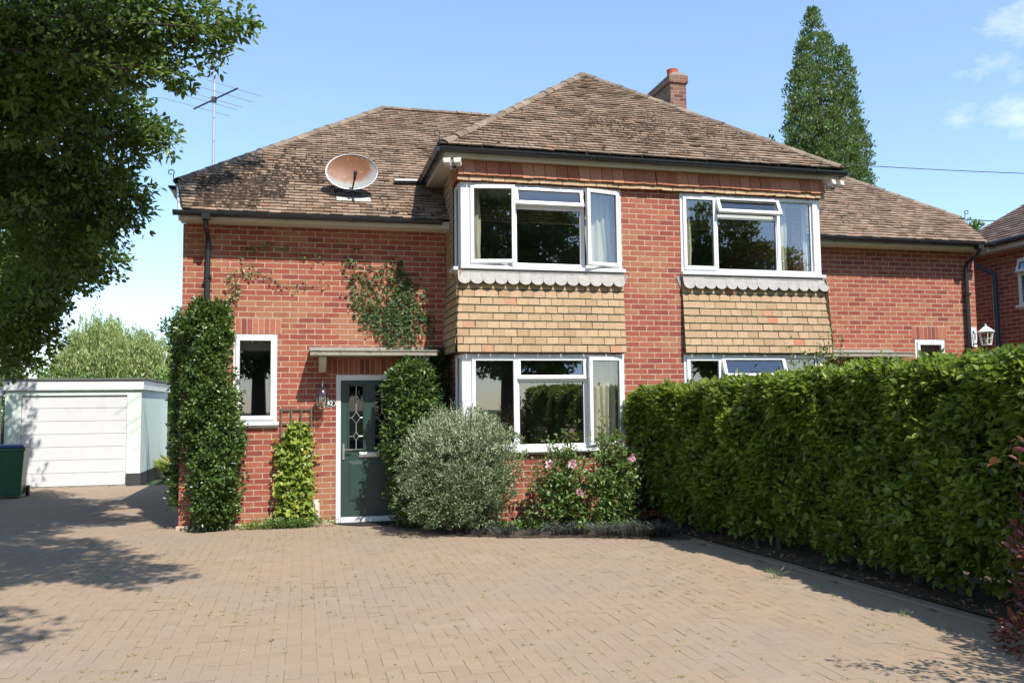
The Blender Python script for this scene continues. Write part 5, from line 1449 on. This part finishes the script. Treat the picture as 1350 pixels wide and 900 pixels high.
for (xa, za, xb, zb) in ((4.9, .9, 5.02, 1.36), (4.95, .8, 4.86, 1.28), (5.3, .9, 5.42, 1.42), (5.45, 1.0, 5.36, 1.34), (5.55, .9, 5.62, 1.25)):
    ps.append(wander((xa, -1.68, za), (xb, -1.62, zb), 6, .02))
RS = thing('tall_rose_shoots', 'loose upright rose shoots reaching over the lower bay window', 'rose shoots', (5.2, -1.65, .8))
C = np.array([tuple(p + Vector((random.gauss(0, .03), random.gauss(0, .03), random.gauss(0, .03)))) for pts in ps for p in pts for _ in range(3)])
clump_leaves(L_, C, rvec(len(C)), 4, .04, .045, bias=.2, jitter=.4); L_.build('leaves', M['leaf_rose'], RS, wid=.55); stems_mesh('stem', ps, M['twig'], RS, .005)
random.seed(21)

# --- tufts of black grass along the bed edge
def tuft(org, label, n=150, h=.20, w=.14, mat='leaf_black', name='black_grass_tuft', group='tufts of black grass along the flower bed'):
    o = np.array(org, float); L = Leaves()
    a = rng.uniform(0, 2 * math.pi, n); q = rng.random(n) ** .6; hh = h * rng.uniform(.5, 1.1, n)
    base = o + np.stack([np.cos(a) * q * w * .5, np.sin(a) * q * w * .4, np.zeros(n)], 1)
    d1 = unit(np.stack([np.cos(a) * q * .8, np.sin(a) * q * .8, np.ones(n)], 1)); N = np.stack([np.cos(a), np.sin(a), np.full(n, -.3)], 1)
    L.add(base, d1, N, hh * .62, rng.random(n))
    tip = base + d1 * (hh * .55)[:, None]; d2 = unit(d1 + np.stack([np.cos(a) * .9, np.sin(a) * .9, np.full(n, -.35)], 1))
    L.add(tip, d2, N + [0, 0, .5], hh * .55, rng.random(n))
    ob = L.build(name, M[mat], None, org, wid=.075); tag(ob, label, 'grass tuft', group)
    return ob
TU = [((4.02, -1.86), .17, .2, 'black grass tuft right under the grey shrub'), ((3.75, -1.70), .13, .2, 'sparse black grass tuft at the left end of the bed edge'), ((4.35, -1.95), .12, .18, 'small black grass tuft between grey shrub and roses'),
      ((4.72, -2.02), .20, .26, 'dense black grass tuft in front of the lower rose'), ((4.90, -2.10), .19, .22, 'black grass tuft just right of the dense one'),
      ((5.22, -2.28), .22, .26, 'tall black grass tuft below the taller rose'), ((5.42, -2.38), .22, .24, 'second black grass tuft below the taller rose'), ((5.60, -2.48), .24, .26, 'black grass tuft near the hedge end of the bed'), ((5.80, -2.52), .22, .26, 'last black grass tuft against the hedge foot')]
for (p, h, w, lab) in TU: tuft((p[0], p[1], .01), lab, int(85 * w / .2), h, w)
tuft((5.72, -2.30, .01), 'broad leaved green plant between black grass and hedge', 30, .22, .2, 'leaf_rose', 'leafy_perennial', None)
tuft((5.02, -1.95, .01), 'fine lime green grass clump between black grass tufts', 160, .12, .2, 'leaf_gold', 'lime_grass_clump', None)
tuft((-1.32, 9.35, .0), 'tall yellow green grass clump beside the garage corner', 260, .62, .4, 'leaf_gold', 'tall_grass_clump', None)
tuft((-1.05, 9.75, .0), 'green grass clump behind the tall grass at the garage', 160, .5, .4, 'leaf_rose', 'tall_grass_clump', None)
for k, (x, y, h, lab) in enumerate(((5.83, -5.05, .16, 'thin wispy weed growing at the shadow edge by the hedge'), (5.90, -5.55, .08, 'small grey weed further down the hedge shadow edge'), (5.96, -6.55, .11, 'bright leafy weed in the paving by the hedge shadow'), (6.02, -7.0, .07, 'tiny weed sprig nearest the camera by the hedge'), (5.86, -5.85, .06, 'tiny weed tuft in the paving between larger weeds'))):
    tuft((x, y, 0), lab, 16, h * .75, .07, 'leaf_cover', 'paving_weed', 'weeds in the paving beside the hedge')

# --- red leaved shrub in the right foreground
RSB = thing('red_shrub', 'dark red leaved shrub at the right edge of the foreground', 'shrub', (6.35, -8.55, 0))
L = Leaves(); C = []; O = []
for (c, r3, K, s_) in (((6.12, -7.78, .14), (.22, .28, .22), 120, 5), ((6.33, -7.50, .45), (.17, .22, .36), 130, 8), ((6.50, -7.30, .72), (.10, .15, .20), 35, 9), ((6.42, -8.35, .55), (.42, .55, .55), 300, 5), ((6.30, -8.95, 1.0), (.5, .45, .5), 260, 6), ((6.5, -8.6, 1.3), (.4, .4, .4), 150, 7)):
    p, d_ = blob_points(c, r3, K, s_, .2, .4); C.append(p); O.append(d_)
C = np.concatenate(C); O = np.concatenate(O); k = C[:, 2] > .04; clump_leaves(L, C[k], O[k], 8, .07, .05, bias=-.05, jitter=.45)
L.build('foliage', M['leaf_red'], RSB, wid=.5)
sp = [wander((6.35, -8.6, 0), (6.3 + random.uniform(-.5, .4), -8.7 + random.uniform(-.4, .4), random.uniform(.8, 1.7)), 6, .05) for _ in range(14)]
sp += [wander((6.3, -8.9, .4), (5.25, -8.5, 1.32), 7, .03), wander((6.3, -8.9, .5), (5.5, -8.9, 1.45), 7, .03), wander((6.3, -8.9, .5), (5.7, -8.55, 1.25), 7, .03)]
stems_mesh('stem', sp, M['twig'], RSB, .010)
L = Leaves(); C = np.array([tuple(p) for pts in sp[-3:] for p in pts[2:] for _ in range(7)]) + rng.normal(0, .05, (len([1 for pts in sp[-3:] for p in pts[2:] for _ in range(7)]), 3))
clump_leaves(L, C, rvec(len(C)), 5, .05, .045, bias=0); o_ = L.build('spray', M['leaf_red'], RSB, wid=.5); o_['kind'] = 'stuff'

# --- wispy shrub behind the hedge, in front of the right bay
WS = thing('wispy_shrub', 'thin leggy shrub rising behind the hedge below the right tile hanging', 'shrub', (8.4, -1.7, 0))
ps = [wander((8.35, -1.7, 0), (8.0 + random.uniform(0, .95), -1.7 + random.uniform(-.2, .2), random.uniform(2.05, 2.62)), 9, .03) for _ in range(15)]
stems_mesh('stem', ps, M['twig'], WS, .007); L = Leaves()
C = np.array([tuple(p) for pts in ps for p in pts[5:] for _ in range(5)]); C = C + rng.normal(0, .05, C.shape)
clump_leaves(L, C, rvec(len(C)), 3, .04, .045, bias=.1, jitter=.4); L.build('leaves', M['leaf_rose'], WS, wid=.55)

# ================================================================== TREES
def blob_tree(name, label, org, trunk, blobs, leaf, mat, per_m2, m_, cr, leafmat=None, group=None, up=.1, droop=0.0, bark='bark', wid=.55, amp=.16, shell=.4, keep=None, simple=False, limbs=True, cat='tree', nup=.5, bias=0.0, limb_r=.28):
    r = thing(name, label, cat, org, group); L = Leaves()
    for i, bl in enumerate(blobs):
        c, r3 = bl[:3], bl[3:]
        if len(r3) == 1: r3 = (r3[0],) * 3
        K = max(6, int(4 * math.pi * (r3[0] * r3[1] * r3[2]) ** (2 / 3) * per_m2))
        p, d_ = blob_points(c, r3, K, i + 3, amp, shell)
        if keep is not None:
            k = keep(p); p, d_ = p[k], d_[k]
        if len(p): clump_leaves(L, p, d_, m_, cr, leaf, up=up, out=.5, bias=bias, jitter=.34, droop=droop, nup=nup)
    b = MB(); tp = [Vector(p[:3]) for p in trunk]; b.tube(tp, [p[3] for p in trunk], 10)
    if limbs:
        for bl in blobs:
            c = Vector(bl[:3]); j = min(range(len(tp)), key=lambda k: (tp[k] - c).length + (2 if tp[k].z > c.z else 0) + (1.5 if k == 0 else 0))
            pts = limb(b, tp[j], c, trunk[j][3] * limb_r, .008, .085)
            q_ = np.array([tuple(pts[i].lerp(pts[i + 1], u)) for i in range(2, len(pts) - 1) for u in (0, .2, .4, .6, .8)]) + np.array([0, -.02, 0]); q_ = np.repeat(q_, 2, 0) + rng.normal(0, .05, (len(q_) * 2, 3))
            clump_leaves(L, q_, rvec(len(q_)), max(5, m_ // 2), cr, leaf, up=up, out=.4, bias=bias, jitter=.34, droop=droop, nup=nup)
            for _ in range(int(6 + 5 * bl[3])):
                t = random.uniform(.5, 1.0); a = tp[j].lerp(c, t); rr = bl[3]
                e = a + Vector((random.gauss(0, .55), random.gauss(0, .55), random.gauss(0, .5))) * rr
                limb(b, a, e, .012, .003, .06, 5, 4)
    b.build('trunk', M[bark], r)
    L.build('crown', M[mat], r, wid=wid, simple=simple)
    return r
# big oak overhanging the drive from the left
OAK = [(-1.25, -2.0, 5.67, .95), (-.48, -2.4, 5.75, .68), (.12, -3.0, 5.72, .36), (.55, -3.0, 5.68, .28), (.92, -3.0, 5.72, .19), (.74, -3.0, 5.36, .15), (.38, -3.0, 5.08, .17), (.2, -2.9, 5.35, .16),
       (-1.25, -1.0, 5.04, .93), (-.66, -1.0, 5.22, .38), (-.30, -1.0, 5.05, .28), (-.06, -1.0, 4.93, .12), (-1.75, 0.0, 4.21, 1.05), (-.95, -0.2, 4.45, .55), (-.55, -.2, 4.20, .25),
       (-3.2, -1.8, 5.2, 1.5), (-3.4, -3.6, 7.8, 1.3), (-1.0, -3.6, 7.7, .8), (.3, -3.9, 7.2, .5), (-2.6, -5.6, 6.9, 1.7), (-.8, -6.0, 6.9, 1.2), (.9, -7.3, 6.3, .85), (-.2, -8.6, 6.2, .9), (.5, -9.9, 6.0, .8), (.5, -6.4, 6.6, .75), (-.4, -4.9, 6.9, .75), (1.6, -7.9, 6.0, .5), (.1, -7.3, 6.5, .9), (-2.0, -7.8, 6.6, 1.2), (1.35, -2.6, 8.95, .42), (1.68, -1.9, 9.1, .36), (.95, -3.0, 8.8, .40), (-1.6, -2.6, 5.2, .9), (-.9, -2.2, 5.5, .7), (-1.9, -.6, 4.8, .9)]
blob_tree('oak_tree', 'large dark oak whose branches hang into the upper left sky', (-4.2, -4.0, 0),
          [(-4.2, -4.0, 0, .34), (-4.1, -3.9, 1.5, .28), (-3.9, -3.8, 3.2, .25), (-3.4, -3.4, 4.8, .20), (-3.1, -3.2, 6.3, .12)], OAK, .082, 'leaf_oak', 29, 16, .125, bark='bark_dark', up=.05, droop=.05, shell=.6, amp=.26, wid=.5, limb_r=.04, bias=.08)
# second tree further back by the garage
blob_tree('maple_tree', 'leafy green tree with lit foliage hanging beside the garage at left', (-6.6, 4.5, 0),
          [(-6.6, 4.5, 0, .26), (-6.5, 4.5, 1.6, .22), (-6.0, 4.3, 3.4, .17), (-5.4, 4.1, 5.0, .12)],
          [(-2.75, 2.2, 3.35, .80), (-1.80, 1.6, 3.75, .55), (-1.35, 1.4, 3.85, .38), (-3.3, 3.0, 2.95, .52), (-2.6, 2.6, 4.3, .8), (-4.2, 3.0, 4.2, 1.2), (-5.5, 4.0, 5.4, 1.6), (-3.6, 3.4, 5.6, 1.2), (-6.8, 4.8, 4.2, 1.3), (-1.95, 2.2, 4.5, .5), (-2.35, 1.7, 3.05, .45), (-2.55, 2.0, 2.75, .50), (-2.85, 2.2, 2.5, .45), (-2.2, 1.6, 3.45, .55), (-2.9, 2.6, 3.6, .7), (-2.0, 1.3, 3.9, .5), (-1.6, 1.2, 4.15, .4)],
          .075, 'leaf_maple', 30, 16, .14, shell=.6, bias=.12, amp=.24)
# willow behind the garage
def willow():
    r = thing('willow_tree', 'pale yellow green weeping willow behind the garage', 'tree', (-5.2, 20.5, 0))
    L = Leaves(); paths = 0
    tops = []
    for (c, r3, K) in (((-5.3, 20.5, 3.6), (1.45, 1.4, 1.55), 360), ((-4.0, 20.3, 3.3), (1.15, 1.2, 1.35), 230), ((-6.5, 20.8, 2.7), (.85, 1.0, 1.1), 120), ((-3.0, 20.5, 2.5), (.7, .8, .9), 90)):
        p, d_ = blob_points(c, r3, int(K * .55), 4, .12, .45); k = p[:, 2] > c[2] - .2; tops.append(p[k])
    T = np.concatenate(tops)
    T = np.repeat(T, 7, 0) + rng.normal(0, .13, (len(T) * 7, 3)) * [1, 1, .6]
    for p in T:
        n = int(rng.integers(12, 26)); ln = rng.uniform(.5, 2.1); t = np.linspace(0, 1, n)
        sx = rng.normal(0, .12); P = p + np.stack([sx * t + .02 * np.sin(t * 9), rng.normal(0, .1) * t, -ln * t ** 1.15], 1)
        P = P[P[:, 2] > .4]
        m2 = len(P)
        if m2 < 3: continue
        P = np.repeat(P, 2, 0) + rng.normal(0, .022, (m2 * 2, 3)); m2 *= 2
        A = np.stack([rng.normal(0, .32, m2), rng.normal(0, .3, m2), np.full(m2, -1.)], 1)
        L.add(P, A, rvec(m2), .13 * rng.uniform(.7, 1.3, m2), rng.normal(.5 + rng.normal(0, .12), .18, m2))
    L.build('crown', M['leaf_willow'], r, wid=.24, simple=True)
    b = MB(); b.tube([(-5.2, 20.5, 0), (-5.1, 20.5, 1.4), (-5.3, 20.5, 3.0)], [.28, .22, .14], 10)
    for (x, z) in ((-6.6, 3.4), (-4.2, 3.9), (-5.4, 4.4), (-3.2, 3.1)): limb(b, (-5.1, 20.5, 1.6), (x, 20.5, z), .1, .02)
    b.build('trunk', M['bark'], r)
willow()
# lombardy poplar
def poplar(org, label):
    o = np.array(org, float); r = thing('poplar_tree', label, 'tree', org); L = Leaves()
    # upright spindles of foliage: (dx, dy, base z, top z, radius)
    for (dx, dy, zb, zt, w) in ((-.45, 0, 7, 22.2, 1.0), (.40, .3, 6, 21.2, .95), (1.05, -.2, 5, 20.2, .85), (1.60, .2, 5, 18.4, .8), (1.95, 0, 5, 16.4, .7), (-1.1, -.2, 5, 20.4, .75), (-1.55, .1, 5, 18.8, .7), (-1.75, -.1, 5, 16.6, .65), (.1, -.7, 5, 16.8, .9), (-.8, -.8, 5, 14.8, .9), (1.0, -.8, 5, 14.2, .9), (.2, .8, 5, 18.5, .9), (2.2, -.4, 4, 11.6, .8), (-.2, -1.1, 4, 13.0, .9)):
        w *= 1.38; zt *= .972; K = int((zt - zb) * w * 34); t = rng.random(K)
        prof = np.interp(t, [0, .2, .55, .8, .93, 1.0], [.8, 1.0, .9, .6, .32, .06]); a = rng.uniform(0, 2 * math.pi, K)
        ph = rng.random() * 6
        lob = 1 + .22 * np.sin(a * 2 + t * 14 + ph) + .20 * np.sin(t * 31 + a * 3 + ph)
        q = 1 - .5 * rng.random(K) ** 1.6
        P = o + np.stack([dx + np.cos(a) * w * prof * lob * q, dy + np.sin(a) * w * prof * lob * q, zb + (zt - zb) * t], 1)
        O = np.stack([np.cos(a) * .6, np.sin(a) * .6, np.full(K, .9)], 1)
        clump_leaves(L, P, unit(O), 20, .24, .125, up=.6, out=.8, jitter=.5, nup=.1)
    L.build('crown', M['leaf_poplar'], r, wid=.62, simple=True)
    b = MB(); b.tube([tuple(o), tuple(o + [0, 0, 10]), tuple(o + [-.2, 0, 19])], [.4, .22, .03], 10)
    for k in range(20):
        z = random.uniform(3, 14); t = random.uniform(0, 6.28); b.tube([tuple(o + [0, 0, z]), tuple(o + [math.cos(t) * 1.2, math.sin(t) * 1.0, z + 2.8])], [.06, .015], 6)
    b.build('trunk', M['bark'], r)
poplar((27.2, 25, 0), 'tall narrow poplar rising behind the right roof slope')
blob_tree('far_tree', 'dark tree top peeping over the roof left of the poplar', (24.4, 26, 0), [(24.4, 26, 0, .3), (24.4, 26, 10, .2), (24.4, 26, 13.5, .08)], [(24.3, 26, 14.1, .75), (24.6, 26, 12.6, 1.5)], .2, 'leaf_poplar', 9, 14, .3, simple=True)
blob_tree('far_tree', 'small green tree top seen between the two roofs at right', (35.4, 25, 0), [(35.4, 25, 0, .3), (35.4, 25, 8, .2), (35.4, 25, 10.5, .08)], [(35.75, 25, 10.55, .45), (36.0, 25, 9.6, .9)], .2, 'leaf_bg', 10, 12, .28, simple=True)
# garden trees and shrubs behind the garage
blob_tree('garden_tree', 'bright green bush behind the garage roof left of the willow', (-6.6, 14.5, 0), [(-6.6, 14.5, 0, .12), (-6.5, 14.5, 1.6, .08)],
          [(-5.9, 14.2, 2.1, .9), (-7.4, 14.6, 2.3, 1.1), (-4.7, 14.3, 1.9, .7)], .12, 'leaf_bg', 14, 16, .22, simple=True, bias=.15)
blob_tree('garden_tree', 'dark tree behind the willow near the ivy column', (-2.2, 27, 0), [(-2.2, 27, 0, .2), (-2.2, 27, 3.4, .12)],
          [(-3.4, 27, 4.9, .9), (-2.0, 27, 4.4, 1.1), (-3.0, 27, 3.0, 1.4), (-1.0, 27, 3.2, 1.3)], .17, 'leaf_poplar', 10, 16, .3, simple=True, bias=-.15)
blob_tree('garden_shrub', 'lime green shrub between garage roof and the white garden wall', (-1.9, 13.0, 0), [(-1.9, 13.0, 0, .08), (-1.9, 13, 1.2, .05)],
          [(-2.0, 13.2, 1.9, .75), (-.9, 13.3, 1.8, .8), (-3.2, 13.4, 1.8, .7)], .11, 'leaf_bg', 15, 16, .2, simple=True, cat='shrub', bias=.2)
blob_tree('garden_tree', 'dark green tree mass behind the fence at the left edge', (-10.5, 12, 0), [(-10.5, 12, 0, .2), (-10.4, 12, 3, .12)],
          [(-9.2, 11.5, 2.2, 1.5), (-11, 12.5, 3.6, 2.0), (-8.6, 13.5, 3.0, 1.3)], .14, 'leaf_oak', 8, 16, .28, simple=True)
# trees and hedge across the road, behind the photographer: the windows mirror them
blob_tree('street_tree', 'broad tree across the road mirrored in the upper left bay window', (11.5, -31, 0), [(11.5, -31, 0, .4), (11.5, -31, 4, .3), (11.3, -31, 9, .16)],
          [(11.0, -31, 10.5, 3.0), (8.4, -31, 9.0, 2.3), (13.6, -31, 8.6, 2.2), (11.5, -31, 6.2, 3.0), (10.6, -31, 13.2, 1.9), (13.3, -31, 11.2, 1.5), (7.6, -31, 5.4, 2.3)], .26, 'leaf_oak', 5, 22, .42, simple=True, bias=.15)
blob_tree('street_tree', 'spreading tree across the road mirrored in the open left casement and narrow side window', (-.5, -31, 0), [(-.5, -31, 0, .4), (-.5, -31, 4, .3), (-.6, -31, 9, .16)],
          [(1.5, -31, 10.2, 2.8), (-1.6, -31, 9.6, 2.8), (-.3, -31, 6.2, 3.2), (3.6, -31, 7.4, 2.2), (-4.2, -31, 6.2, 2.4), (.4, -31, 12.6, 1.8), (3.8, -31, 4.2, 2.0), (-4.6, -31, 3.6, 1.9)], .26, 'leaf_oak', 5, 22, .42, simple=True, bias=.1)
blob_tree('street_tree', 'tree across the road mirrored in the upper right bay window', (23.5, -31, 0), [(23.5, -31, 0, .35), (23.5, -31, 4, .25), (23.5, -31, 8, .14)],
          [(23.0, -31, 9.4, 2.6), (25.6, -31, 8.0, 2.3), (21.4, -31, 7.0, 2.3), (23.5, -31, 5.2, 2.4), (27.5, -31, 6.8, 1.8)], .26, 'leaf_oak', 5, 22, .42, simple=True, bias=.1)
blob_tree('street_hedge', 'long low hedge across the road mirrored in the ground floor windows', (8, -14.6, 0), [(8, -14.8, 0, .05), (8, -14.8, .8, .03)],
          [(x, -14.8, .62, 1.0, .5, .62) for x in (-7.8, -6.6, -5.4, -4.2, -3.0, 4.2, 5.4, 6.6, 7.8, 9.0, 10.2, 11.4, 12.6)], .10, 'leaf_hedge', 16, 14, .16, simple=True, limbs=False, cat='hedge')

# ================================================================== LITTLE THINGS ON THE GROUND
def joint_weeds():
    L = Leaves(); n = 1300
    x = rng.uniform(-1.0, 6.0, n); y = rng.uniform(-8.5, -.6, n)
    den = .5 + .5 * np.sin(x * 2.1 + 1) * np.sin(y * 1.7) + .35 * np.sin(x * 5.3 + y * 3.1)
    k = (den > .38) & (x < 6.0); x, y = x[k], y[k]
    sx = rng.random(len(x)) < .6
    x = np.where(sx, x, np.round(x / .1) * .1); y = np.where(sx, np.round(y / .1) * .1, y)
    k = (x < 2.7) | (y < -2.7); x, y = x[k], y[k]
    C = np.stack([x, y, np.zeros(len(x))], 1)
    C = np.repeat(C, 9, 0); n = len(C); C += np.stack([rng.normal(0, .012, n), rng.normal(0, .012, n), rng.random(n) * .004], 1)
    L.add(C, rvec(n) * [1, 1, .2] + [0, 0, .25], np.tile([0, 0, 1.], (n, 1)) + rng.normal(0, .3, (n, 3)), .010 * rng.uniform(.5, 1.6, n), rng.random(n))
    o = L.build('joint_moss', M['joint_weed'], None, (2.5, -4, 0), wid=.6); tag(o, 'tiny yellow green moss and seedlings in the joints of the block paving', 'moss', kind='stuff')
joint_weeds()
def litter():
    L = Leaves(); n = 420
    x = np.concatenate([rng.uniform(-1.5, 6.0, 240), rng.uniform(3.2, 5.9, 180)]); y = np.concatenate([rng.uniform(-8.5, -.4, 240), np.zeros(180)])
    for i in range(240, 420): y[i] = bed_y(x[i]) + rng.normal(-.05, .09)
    k = (x < kerb_x(-5)) & ((x < 2.7) | (y < -1.3)); x, y = x[k], y[k]; n = len(x)
    P = np.stack([x, y, np.full(n, .004)], 1); A = rvec(n) * [1, 1, .12]
    L.add(P, A, np.tile([0, 0, 1.], (n, 1)) + rng.normal(0, .25, (n, 3)), .016 * rng.uniform(.4, 1.5, n), rng.random(n))
    yy = rng.uniform(-9, -1.4, 900); xx = np.array([kerb_x(v) for v in yy]) + .06 + np.abs(rng.normal(0, .22, 900)); n = 900
    L.add(np.stack([xx, yy, .02 + rng.random(n) * .04], 1), rvec(n) * [1, 1, .2], np.tile([0, 0, 1.], (n, 1)) + rng.normal(0, .4, (n, 3)), .035 * rng.uniform(.4, 1.4, n), rng.random(n) * .6)
    o = L.build('fallen_leaves', M['litter'], None, (3, -4, 0), wid=.55); tag(o, 'scattered dry fallen leaves on the drive and under the hedge', 'leaves', kind='stuff')
litter()
